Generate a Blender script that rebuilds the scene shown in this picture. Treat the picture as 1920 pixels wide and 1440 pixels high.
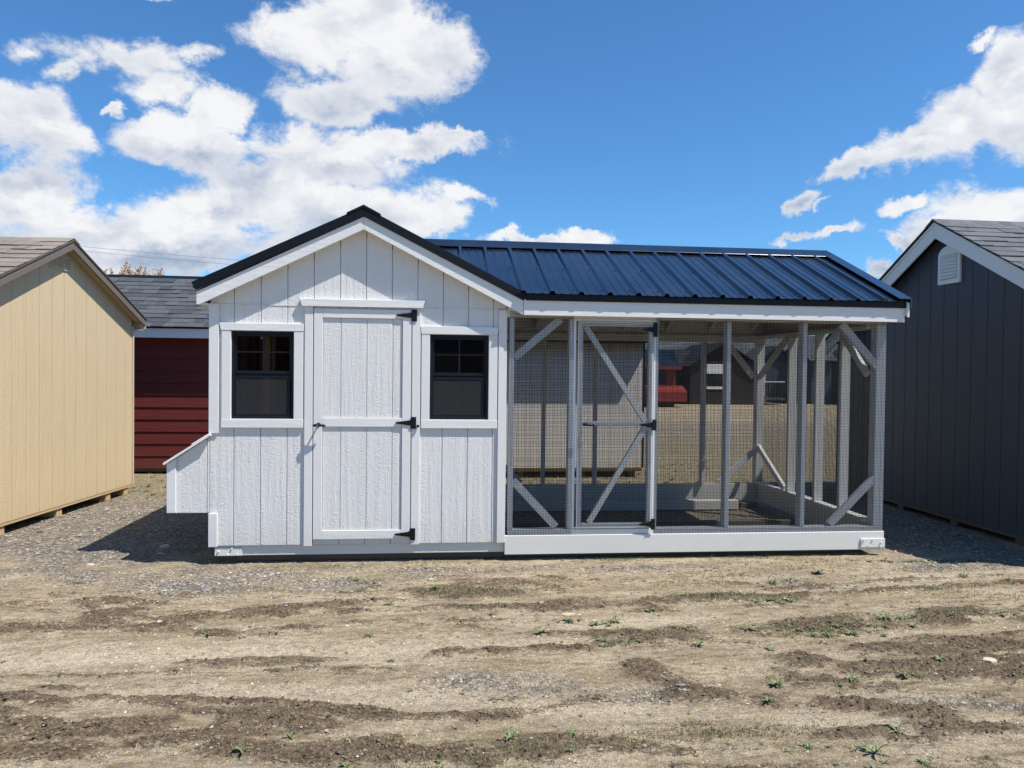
import bpy, bmesh, math, random
import numpy as np
from mathutils import Vector, Matrix
random.seed(7)
rng = np.random.default_rng(11)
scene = bpy.context.scene
for o in list(bpy.data.objects): bpy.data.objects.remove(o)
C = scene.collection
rad = math.radians

# ------------------------------------------------------------------ camera
CAM = Vector((0, -6, 1.55))
yaw, pitch, roll = 0.10388633, -0.01840498, 0.01121041
f_ = Vector((math.sin(yaw)*math.cos(pitch), math.cos(yaw)*math.cos(pitch), math.sin(pitch)))
r_ = Vector((math.cos(yaw), -math.sin(yaw), 0)); u_ = r_.cross(f_)
r2 = r_*math.cos(roll)+u_*math.sin(roll); u2 = -r_*math.sin(roll)+u_*math.cos(roll)
cam = bpy.data.cameras.new('camera'); co = bpy.data.objects.new('camera', cam); C.objects.link(co)
co.matrix_world = Matrix(((r2.x, u2.x, -f_.x, CAM.x), (r2.y, u2.y, -f_.y, CAM.y), (r2.z, u2.z, -f_.z, CAM.z), (0, 0, 0, 1)))
cam.sensor_width = 36; cam.lens = 36*1395.35/1920; cam.clip_end = 3000; cam.clip_start = .05
scene.camera = co

# ------------------------------------------------------------------ sun, exposure
ray = Vector((-.174, .100, -.335)).normalized()
sl = bpy.data.lights.new('sun', 'SUN'); sl.energy = 5.0; sl.angle = rad(.53); sl.color = (1, .955, .89)
so = bpy.data.objects.new('sun', sl); C.objects.link(so); so.rotation_euler = ray.to_track_quat('-Z', 'Y').to_euler(); so.location = (8, -6, 12)
SUN_EL = math.asin(-ray.z); SUN_AZ = math.atan2(-ray.x, -ray.y)      # clockwise from +Y
vs = scene.view_settings; vs.view_transform = 'Standard'; vs.look = 'None'; vs.exposure = .43; vs.gamma = 1; vs.use_curve_mapping = False
scene.render.engine = 'CYCLES'
scene.cycles.max_bounces = 6; scene.cycles.diffuse_bounces = 3
scene.render.resolution_x = 1024; scene.render.resolution_y = 768

# ------------------------------------------------------------------ node helper
class NT:
    def __init__(s, nt): s.nt = nt; s.n = nt.nodes; s.l = nt.links
    def node(s, t, **kw):
        n = s.n.new(t)
        for k, v in kw.items(): setattr(n, k, v)
        return n
    def put(s, sock, v):
        if isinstance(v, bpy.types.NodeSocket): s.l.new(v, sock)
        elif v is not None: sock.default_value = v
    def math(s, op, a, b=None, c=None, clamp=False):
        n = s.node('ShaderNodeMath', operation=op, use_clamp=clamp)
        for i, v in enumerate((a, b, c)):
            if v is not None: s.put(n.inputs[i], v)
        return n.outputs[0]
    def vmath(s, op, a, b=None, out=0):
        n = s.node('ShaderNodeVectorMath', operation=op)
        s.put(n.inputs[0], a)
        if b is not None: s.put(n.inputs[1], b)
        return n.outputs[out]
    def mapping(s, v, loc=(0, 0, 0), rot=(0, 0, 0), scale=(1, 1, 1), typ='POINT'):
        n = s.node('ShaderNodeMapping', vector_type=typ); s.put(n.inputs[0], v)
        n.inputs[1].default_value = loc; n.inputs[2].default_value = rot; n.inputs[3].default_value = scale
        return n.outputs[0]
    def noise(s, v, scale=5, detail=4, rough=.5, dist=0, out=0):
        n = s.node('ShaderNodeTexNoise'); s.put(n.inputs['Vector'], v)
        n.inputs['Scale'].default_value = scale; n.inputs['Detail'].default_value = detail
        n.inputs['Roughness'].default_value = rough; n.inputs['Distortion'].default_value = dist
        return n.outputs[out]
    def smooth(s, v, a, b, lo=0., hi=1.):
        n = s.node('ShaderNodeMapRange', interpolation_type='SMOOTHSTEP'); s.put(n.inputs[0], v)
        for i, x in enumerate((a, b, lo, hi)): n.inputs[1+i].default_value = x
        return n.outputs[0]
    def lin(s, v, a, b, lo=0., hi=1.):
        n = s.node('ShaderNodeMapRange'); s.put(n.inputs[0], v)
        for i, x in enumerate((a, b, lo, hi)): n.inputs[1+i].default_value = x
        return n.outputs[0]
    def mix(s, f, a, b, blend='MIX'):
        n = s.node('ShaderNodeMix', data_type='RGBA', blend_type=blend)
        s.put(n.inputs[0], f); s.put(n.inputs[6], a); s.put(n.inputs[7], b)
        return n.outputs[2]
    def sep(s, v):
        n = s.node('ShaderNodeSeparateXYZ'); s.put(n.inputs[0], v); return n.outputs
    def comb(s, x, y, z):
        n = s.node('ShaderNodeCombineXYZ'); s.put(n.inputs[0], x); s.put(n.inputs[1], y); s.put(n.inputs[2], z); return n.outputs[0]

# ------------------------------------------------------------------ sky with clouds
world = bpy.data.worlds.new('World'); scene.world = world; world.use_nodes = True
W = NT(world.node_tree); W.n.clear()
sky = W.node('ShaderNodeTexSky', sky_type='NISHITA'); sky.sun_disc = False
sky.sun_elevation = SUN_EL; sky.sun_rotation = SUN_AZ
sky.air_density = 1.0; sky.dust_density = .35; sky.ozone_density = 1.8; sky.altitude = 300
tc = W.node('ShaderNodeTexCoord').outputs['Generated']
dx, dy, dz = W.sep(tc)
# elliptical cloud bodies: (azimuth tangent, elevation tangent, half widths, tilt, thickness)
BLOBS = [(-0.153,0.438,0.103,0.055,0.06,1),(-0.042,0.406,0.106,0.059,0.05,1),(-0.125,0.353,0.097,0.036,0.05,1),(-0.064,0.471,0.063,0.042,0.06,1),(-0.138,0.273,0.104,0.049,0.04,1),(-0.041,0.296,0.106,0.025,0.01,1),(0.015,0.306,0.05,0.011,0.04,0.9),(-0.277,0.325,0.051,0.033,0.22,1),(-0.339,0.292,0.076,0.033,0.13,1),(-0.293,0.273,0.06,0.027,0.04,1),(-0.513,0.308,0.079,0.048,-0.42,1),(-0.469,0.283,0.045,0.023,0.04,1),(-0.404,0.383,0.097,0.026,-0.28,0.52),(-0.352,0.349,0.062,0.022,-0.13,0.62),(-0.307,0.395,0.04,0.013,0.23,0.5),(-0.484,0.372,0.033,0.016,0.41,0.5),(-0.532,0.393,0.025,0.02,0.06,0.5),(-0.414,0.321,0.016,0.007,0.05,0.7),(-0.372,0.463,0.045,0.007,-0.12,0.45),(-0.507,0.211,0.073,0.042,0.04,1),(-0.43,0.167,0.171,0.041,0.03,1),(-0.266,0.199,0.157,0.055,0.25,1),(-0.124,0.197,0.154,0.052,0.03,1),(-0.352,0.142,0.222,0.031,0.03,1),(-0.019,0.2,0.063,0.028,-0.23,1),(-0.233,0.241,0.075,0.031,0.04,1),(0.026,0.219,0.043,0.011,-0.05,0.6),(0.131,0.18,0.103,0.013,0.08,0.9),(0.204,0.191,0.034,0.016,0.03,1),(0.102,0.193,0.016,0.009,0.55,0.6),(0.593,0.295,0.06,0.017,0.4,1),(0.68,0.328,0.081,0.034,0.33,1),(0.761,0.366,0.091,0.061,0.45,1),(0.829,0.442,0.065,0.059,0.7,1),(0.86,0.367,0.101,0.061,0.05,1),(0.778,0.488,0.026,0.011,0.38,0.7),(0.797,0.245,0.1,0.042,0.03,1),(0.732,0.209,0.087,0.03,0.03,1),(0.636,0.153,0.038,0.018,0.44,0.9),(0.667,0.194,0.037,0.011,0.03,0.8),(0.521,0.236,0.030,0.013,0.45,0.8),(0.55,0.231,0.017,0.006,0.45,0.4),(0.658,0.242,0.044,0.012,0.39,0.8),(0.504,0.189,0.038,0.011,0.11,0.85),(0.563,0.198,0.052,0.010,0.23,0.8),
         (1.05,.30,.16,.07,.2,1),(1.25,.22,.2,.05,.1,1),(-.72,.36,.13,.07,-.1,1),(-.8,.2,.2,.06,0,1),(-.1,.56,.1,.05,.1,1)]
yy = W.math('MAXIMUM', dy, .06)
cu = W.math('DIVIDE', dx, yy); cv = W.math('DIVIDE', dz, yy)
uv0 = W.comb(cu, cv, 0.)
wn1 = W.noise(tc, 5.5, 3, .55, 0, 1); wn2 = W.noise(tc, 26, 6, .66, 0, 1)
warp = W.vmath('ADD', W.vmath('SCALE', W.vmath('SUBTRACT', wn1, (.5, .5, .5))), W.vmath('SCALE', W.vmath('SUBTRACT', wn2, (.5, .5, .5))))
for nd in W.n:
    if nd.type == 'VECT_MATH' and nd.operation == 'SCALE':
        nd.inputs['Scale'].default_value = .085 if nd.inputs[0].links[0].from_node.inputs[0].links[0].from_node.inputs['Scale'].default_value < 10 else .055
uvw = W.vmath('ADD', uv0, warp)
uvl = W.vmath('ADD', uvw, (.008, .024, 0))      # a little further up: the side the light comes from
def field(uvs, blobs, acc=None):
    first = True
    for (u, v, a, b, t, w) in blobs:
        src = uvs
        if acc is not None:                      # z carries the running value so the nodes run in sequence
            n = W.node('ShaderNodeVectorMath', operation='MULTIPLY_ADD'); W.put(n.inputs[0], acc); n.inputs[1].default_value = (0, 0, 1); W.put(n.inputs[2], uvs); src = n.outputs[0]
        L = W.vmath('LENGTH', W.mapping(src, (u, v, 0), (0, 0, t), (a*1.10, b*1.12, 1e6), 'TEXTURE'), None, 1)
        d = W.math('MULTIPLY_ADD', L, -w, w)
        acc = d if first else W.math('SMOOTH_MAX', acc, d, .12)
        first = False
    return acc
F0 = field(uvw, BLOBS)
LARGE = [(-.10,.41,.17,.085,.05,1),(-.09,.285,.15,.05,.04,1),(-.33,.29,.10,.05,.13,1),(-.5,.30,.09,.055,-.4,1),(-.36,.165,.26,.06,.05,1),(-.13,.2,.2,.06,0,1),(.12,.18,.11,.02,.05,1),(.70,.34,.14,.045,.35,1),(.83,.39,.1,.09,.5,1),(.78,.23,.14,.05,0,1)]
G0 = field(uvw, LARGE, F0); G1 = field(uvl, LARGE, G0)
nb = W.noise(W.mapping(tc, scale=(1, 1, 1.5)), 12, 8, .68, .25)
nb1 = W.noise(W.mapping(W.vmath('ADD', tc, (.010, 0, .016)), scale=(1, 1, 1.5)), 12, 4, .68, .25)
d0 = W.math('ADD', F0, W.math('MULTIPLY_ADD', nb, 1.5, -.76))
ms = W.smooth(W.noise(W.mapping(tc, (3, 1, 2), scale=(1, 1, 2.0)), 9, 4, .55, .3), .42, .66)
front = W.smooth(dy, .05, .25)
# elsewhere in the sky: the same kind of fair-weather clouds
gen = W.noise(W.mapping(tc, scale=(1, 1, 2.2)), 2.6, 6, .6, .3)
outm = W.math('MAXIMUM', W.math('SUBTRACT', 1., front), W.math('MAXIMUM', W.smooth(W.math('ABSOLUTE', W.math('SUBTRACT', cu, .18)), 1.0, 1.35), W.smooth(cv, .62, .8)), clamp=True)
dg = W.math('MULTIPLY', W.math('MULTIPLY_ADD', gen, 3.2, -2.1), outm)
din = W.math('SUBTRACT', W.math('SUBTRACT', d0, W.math('MULTIPLY', W.math('MULTIPLY', W.smooth(cv, .30, .17), ms), .22)), W.math('MULTIPLY', outm, 2.))
dens = W.math('MAXIMUM', W.smooth(din, -.05, .38), W.smooth(dg, .0, .45))
dens = W.math('MULTIPLY', dens, W.smooth(dz, .0, .03))
gs = W.smooth(W.math('SUBTRACT', G1, G0), -.30, .42)          # more cloud above: greyer underside
ns = W.smooth(W.math('SUBTRACT', nb1, nb), -.12, .16)
core = W.smooth(d0, .25, 1.0)
shd = W.math('MULTIPLY', W.math('ADD', W.math('MULTIPLY_ADD', gs, .75, W.math('MULTIPLY', ms, .62)), W.math('MULTIPLY_ADD', ns, .38, -.16), clamp=True), W.math('MULTIPLY_ADD', core, .6, .4))
ccol = W.mix(shd, (10.6, 10.6, 10.7, 1), (4.3, 5.2, 6.9, 1))
skc = W.mix(1., sky.outputs[0], (.72, 1.32, 1.80, 1), 'MULTIPLY')
col = W.mix(W.math('MULTIPLY', dens, .97), skc, ccol)
bg = W.node('ShaderNodeBackground'); W.put(bg.inputs[0], col); bg.inputs[1].default_value = .066
W.l.new(bg.outputs[0], W.node('ShaderNodeOutputWorld').inputs[0])

# ------------------------------------------------------------------ materials
def new_mat(name):
    m = bpy.data.materials.new(name); m.use_nodes = True
    t = NT(m.node_tree); b = t.n['Principled BSDF']; return m, t, b
def coords(t, rnd=True):
    c = t.node('ShaderNodeTexCoord').outputs['Object']
    if rnd:
        r = t.node('ShaderNodeObjectInfo').outputs['Random']
        c = t.vmath('ADD', c, t.comb(t.math('MULTIPLY', r, 7.3), t.math('MULTIPLY', r, 3.1), t.math('MULTIPLY', r, 13.7)))
    return c
def bump(t, b, h, strength, dist):
    n = t.node('ShaderNodeBump'); n.inputs['Strength'].default_value = strength; n.inputs['Distance'].default_value = dist
    t.put(n.inputs['Height'], h); t.l.new(n.outputs[0], b.inputs['Normal'])
def painted_wood(name, rgb, axis='z', strength=.6, dist=.0022, dirt=.08, rough=.62):
    """embossed cedar grain running along one axis"""
    m, t, b = new_mat(name); c = coords(t)
    k = {'z': (1, 1, .16), 'x': (.16, 1, 1), 'y': (1, .16, 1), 's': (1, 1, .9)}[axis]
    g = t.mapping(c, scale=k)
    kc = {'z': (.35, .35, 1), 'x': (1, .35, .35), 'y': (.35, 1, .35), 's': (.3, .3, 1)}[axis]
    g2 = t.mapping(c, scale=kc)
    wv = t.node('ShaderNodeTexWave', wave_type='RINGS'); t.put(wv.inputs[0], t.mapping(c, (.13, 0, .21), scale=tuple(v*.55 for v in k)))
    wv.inputs['Scale'].default_value = 40; wv.inputs['Distortion'].default_value = 9; wv.inputs['Detail'].default_value = 3; wv.inputs['Detail Scale'].default_value = 1.4
    n1 = t.noise(g, 170, 3, .6, .1); n2 = t.noise(g2, 120, 3, .6, .25); n3 = t.noise(c, 7, 2, .5)
    msk = t.smooth(t.noise(t.mapping(g, scale=(1, 1, .4) if axis == 'z' else (1, 1, 1)), 22, 3, .6), .40, .62)
    h = t.math('ADD', t.math('MULTIPLY', n2, t.math('MULTIPLY_ADD', msk, .9, .35)), t.math('MULTIPLY', n1, .7))
    h = t.math('ADD', h, t.math('MULTIPLY', wv.outputs['Fac'], t.math('MULTIPLY_ADD', msk, -.10, .10)))
    bump(t, b, h, strength, dist)
    d = t.noise(c, 3.2, 6, .65); d2 = t.noise(g, 60, 3, .6)
    f = t.math('MULTIPLY', t.smooth(d, .45, .8), dirt*2.2)
    cc = t.mix(f, (*rgb, 1), tuple([rgb[0]*.72, rgb[1]*.68, rgb[2]*.6, 1]))
    cc = t.mix(t.math('MULTIPLY', t.smooth(d2, .5, .75), dirt), cc, tuple([v*.78 for v in rgb]+[1]))
    # splash of dust low down the boards
    z = t.sep(t.node('ShaderNodeNewGeometry').outputs['Position'])[2]
    sp = t.math('MULTIPLY', t.smooth(t.math('ADD', z, t.math('MULTIPLY', d, .35)), .62, .2), .28)
    cc = t.mix(sp, cc, tuple([rgb[0]*.62+.06, rgb[1]*.58+.05, rgb[2]*.5+.035, 1]))
    t.put(b.inputs['Base Color'], cc); b.inputs['Roughness'].default_value = rough
    b.inputs['Specular IOR Level'].default_value = .35
    return m
M = {}
M['white'] = painted_wood('white_siding', (.70, .685, .66), 'z', 1., .0034, .05)
M['white_h'] = painted_wood('white_trim_horizontal', (.72, .71, .69), 'x', .55, .0022, .06)
M['white_v'] = painted_wood('white_trim_vertical', (.70, .69, .67), 's', .42, .0016, .06)
M['post'] = painted_wood('white_lumber', (.74, .74, .73), 'z', .2, .001, .14, .6)
M['beam'] = painted_wood('white_beam', (.71, .70, .665), 'x', .25, .0012, .12, .6)
M['tan'] = painted_wood('tan_siding', (.57, .445, .275), 'z', 1., .0042, .06)
M['tan_trim'] = painted_wood('tan_trim', (.53, .45, .33), 's', .35, .0016, .06)
M['rake_brown'] = painted_wood('dark_brown_edge', (.15, .125, .10), 's', .2, .001, .06)
M['tan_soffit'] = painted_wood('tan_soffit', (.42, .31, .19), 's', .3, .0016, .06)
M['char'] = painted_wood('charcoal_siding', (.042, .054, .070), 'z', .5, .0022, .2, .55)
M['redlap'] = painted_wood('red_lap', (.105, .015, .013), 'x', .9, .0028, .1)
M['beige'] = painted_wood('beige_siding', (.74, .70, .63), 'z', .4, .002, .08)
M['rawwood'] = painted_wood('raw_lumber', (.50, .36, .20), 'y', .3, .0015, .15)
M['darkwood'] = painted_wood('dark_lumber', (.12, .095, .075), 'x', .3, .0015, .15)
M['brownwall'] = painted_wood('brown_wall', (.022, .015, .012), 'z', .3, .002, .1)
M['redwall'] = painted_wood('bright_red_wall', (.22, .022, .018), 'z', .3, .002, .1)
M['bluegrey'] = painted_wood('blue_grey_wall', (.06, .085, .12), 'z', .3, .002, .1)
M['whiteflat'] = painted_wood('white_flat', (.74, .73, .71), 's', .1, .001, .05)

def simple(name, rgb, rough=.5, metal=0, spec=.5, vary=.0, bs=0., bsc=40):
    m, t, b = new_mat(name)
    b.inputs['Roughness'].default_value = rough; b.inputs['Metallic'].default_value = metal; b.inputs['Specular IOR Level'].default_value = spec
    c = coords(t)
    n = t.noise(c, bsc, 5, .6)
    t.put(b.inputs['Base Color'], t.mix(t.smooth(n, .3, .7), tuple([v*(1-vary) for v in rgb]+[1]), tuple([min(1, v*(1+vary)) for v in rgb]+[1])))
    if bs: bump(t, b, n, bs, .002)
    return m
M['hinge'] = simple('black_iron', (.004, .0045, .006), .5, 0, .28, .2, .2, 150)
M['wire'] = simple('black_coated_wire', (.006, .006, .007), .65, 0, .25, .1)
M['frame'] = simple('black_window_frame', (.005, .007, .012), .45, 0, .3, .1)
M['chrome'] = simple('worn_metal', (.55, .55, .56), .3, 1, .5, .1)
M['stone'] = simple('tan_stone', (.55, .42, .30), .9, 0, .2, .15, .5, 60)
M['cable'] = simple('power_cable', (.16, .17, .19), .6)
M['bark'] = simple('grey_brown_bark', (.22, .165, .125), .9, 0, .2, .3, .4, 30)
M['bud'] = simple('orange_brown_buds', (.40, .27, .19), .8, 0, .2, .35)
M['hill'] = simple('far_hill', (.10, .115, .12), 1, 0, .1, .35, 0, .03)  # bluish colour stands in for distance haze
# metal roof sheet
m, t, b = new_mat('black_metal_roof'); c = coords(t, False)
n = t.noise(c, 2.2, 5, .6); n2 = t.noise(c, 90, 2, .5)
t.put(b.inputs['Base Color'], t.mix(t.smooth(n, .35, .75), (.006, .008, .014, 1), (.014, .018, .028, 1)))
t.put(b.inputs['Roughness'], t.lin(n, .3, .7, .16, .30)); b.inputs['Coat Weight'].default_value = .7; b.inputs['Coat IOR'].default_value = 1.5; b.inputs['Coat Roughness'].default_value = .12
bump(t, b, t.math('ADD', t.math('MULTIPLY', n, 1.), t.math('MULTIPLY', n2, .04)), .12, .01); M['metal'] = m
m, t, b = new_mat('black_drip_edge'); b.inputs['Base Color'].default_value = (.004, .006, .010, 1); b.inputs['Roughness'].default_value = .5; b.inputs['Specular IOR Level'].default_value = .25; M['drip'] = m
# shingles
def shingle_mat(name, ca, cb):
    m, t, b = new_mat(name); c = coords(t)
    r = t.node('ShaderNodeObjectInfo').outputs['Random']; ri = t.node('ShaderNodeNewGeometry').outputs['Random Per Island']
    f = t.math('FRACT', t.math('ADD', t.math('MULTIPLY', r, 5.7), ri))
    n = t.noise(c, 260, 2, .7); n2 = t.noise(c, 4, 4, .6)
    cc = t.mix(f, (*ca, 1), (*cb, 1)); cc = t.mix(t.math('MULTIPLY', t.smooth(n, .3, .75), .45), cc, tuple([v*1.7 for v in cb]+[1]))
    cc = t.mix(t.math('MULTIPLY', t.smooth(n2, .4, .7), .3), cc, tuple([v*.6 for v in ca]+[1]))
    t.put(b.inputs['Base Color'], cc); b.inputs['Roughness'].default_value = .92; b.inputs['Specular IOR Level'].default_value = .25
    bump(t, b, n, .8, .003); return m
M['sh_brown'] = shingle_mat('weathered_brown_shingle', (.15, .128, .105), (.26, .222, .185))
M['sh_dark'] = shingle_mat('charcoal_shingle', (.032, .036, .042), (.085, .092, .102))
M['sh_far'] = shingle_mat('black_shingle', (.010, .011, .013), (.024, .026, .030))
M['sh_grey'] = shingle_mat('grey_shingle', (.075, .080, .088), (.135, .140, .148))
# glass
m, t, b = new_mat('window_glass'); b.inputs['Base Color'].default_value = (.9, .93, .95, 1); b.inputs['Roughness'].default_value = 0
g = t.node('ShaderNodeBsdfGlossy'); g.inputs['Roughness'].default_value = .01; g.inputs[0].default_value = (.8, .85, .9, 1)
tr = t.node('ShaderNodeBsdfTransparent'); tr.inputs[0].default_value = (.50, .47, .45, 1)
fr = t.node('ShaderNodeFresnel'); fr.inputs[0].default_value = 1.45
mx = t.node('ShaderNodeMixShader'); t.l.new(fr.outputs[0], mx.inputs[0]); t.l.new(tr.outputs[0], mx.inputs[1]); t.l.new(g.outputs[0], mx.inputs[2])
t.l.new(mx.outputs[0], t.n['Material Output'].inputs[0]); M['glass'] = m
m, t, b = new_mat('insect_screen'); b.inputs['Base Color'].default_value = (.030, .031, .034, 1); b.inputs['Roughness'].default_value = .8; b.inputs['Alpha'].default_value = .55; M['screen'] = m

# ------------------------------------------------------------------ object builders
def empty(name, loc, rz=0., label=None, cat=None, group=None):
    o = bpy.data.objects.new(name, None); C.objects.link(o); o.location = loc; o.rotation_euler = (0, 0, rz)
    o.empty_display_size = .2
    tag(o, label, cat, group); return o
def tag(o, label=None, cat=None, group=None, kind=None):
    if label: o['label'] = label
    if cat: o['category'] = cat
    if group: o['group'] = group
    if kind: o['kind'] = kind
    return o
ORG = {}
def link(name, me, mat, parent=None, org=None, smooth=False):
    """vertices are given in the thing's own frame offset by org"""
    if mat is not None and not me.materials: me.materials.append(mat)
    if smooth:
        for p in me.polygons: p.use_smooth = True
    o = bpy.data.objects.new(name, me); C.objects.link(o)
    if parent is not None: o.parent = parent
    return o
class B:
    """collects shapes, links them as ONE mesh object"""
    def __init__(s, org=(0, 0, 0)): s.v = []; s.f = []; s.o = org
    def add(s, vs, fs):
        k = len(s.v); s.v += [(x-s.o[0], y-s.o[1], z-s.o[2]) for x, y, z in vs]; s.f += [tuple(i+k for i in f) for f in fs]; return s
    def box(s, x0, x1, y0, y1, z0, z1):
        return s.add([(x0,y0,z0),(x1,y0,z0),(x1,y1,z0),(x0,y1,z0),(x0,y0,z1),(x1,y0,z1),(x1,y1,z1),(x0,y1,z1)],
                     [(0,3,2,1),(4,5,6,7),(0,1,5,4),(1,2,6,5),(2,3,7,6),(3,0,4,7)])
    def prism(s, poly, a0, a1, axis='y'):
        """polygon in the plane across axis; (x,z) for y, (y,z) for x, (x,y) for z"""
        n = len(poly)
        def p(q, a): return (q[0], a, q[1]) if axis == 'y' else ((a, q[0], q[1]) if axis == 'x' else (q[0], q[1], a))
        vs = [p(q, a0) for q in poly]+[p(q, a1) for q in poly]
        fs = [tuple(range(n)), tuple(range(2*n-1, n-1, -1))]+[(i, i+n, (i+1) % n+n, (i+1) % n) for i in range(n)]
        return s.add(vs, fs)
    def bar(s, p, q, w, d, up=(0, 1, 0)):
        p = Vector(p); q = Vector(q); t = (q-p).normalized(); n = Vector(up); n = (n-n.dot(t)*t).normalized(); k = t.cross(n)
        vs = [tuple(c+k*a*w/2+n*b2*d/2) for c in (p, q) for a, b2 in ((-1,-1),(1,-1),(1,1),(-1,1))]
        return s.add(vs, [(0,1,2,3),(7,6,5,4),(0,4,5,1),(1,5,6,2),(2,6,7,3),(3,7,4,0)])
    def tube(s, pts, radii, n=6):
        k = 0; vs = []; fs = []
        for i, p in enumerate(pts):
            p = Vector(p); a = Vector(pts[max(0, i-1)]); c = Vector(pts[min(len(pts)-1, i+1)]); t = (c-a).normalized()
            e = t.orthogonal().normalized(); g = t.cross(e); r = radii[i] if hasattr(radii, '__len__') else radii
            vs += [tuple(p+e*math.cos(2*math.pi*j/n)*r+g*math.sin(2*math.pi*j/n)*r) for j in range(n)]
            if i: fs += [((i-1)*n+j, (i-1)*n+(j+1) % n, i*n+(j+1) % n, i*n+j) for j in range(n)]
        fs += [tuple(range(n-1, -1, -1)), tuple((len(pts)-1)*n+j for j in range(n))]
        return s.add(vs, fs)
    def disc(s, c, r, d, nrm, n=8):
        nrm = Vector(nrm).normalized(); c = Vector(c); return s.tube([c, c+nrm*d], [r, r*.8], n)
    def mesh(s, name):
        me = bpy.data.meshes.new(name); me.from_pydata(s.v, [], s.f)
        bm = bmesh.new(); bm.from_mesh(me); bmesh.ops.recalc_face_normals(bm, faces=bm.faces); bm.to_mesh(me); bm.free(); me.update(); return me
    def build(s, name, mat, parent=None, bev=0., smooth=False):
        me = s.mesh(name)
        if bev:
            bm = bmesh.new(); bm.from_mesh(me)
            bmesh.ops.bevel(bm, geom=[e for e in bm.edges if e.calc_face_angle(0) > .6], offset=bev, segments=1, affect='EDGES'); bm.to_mesh(me); bm.free()
        return link(name, me, mat, parent, None, smooth)

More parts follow.
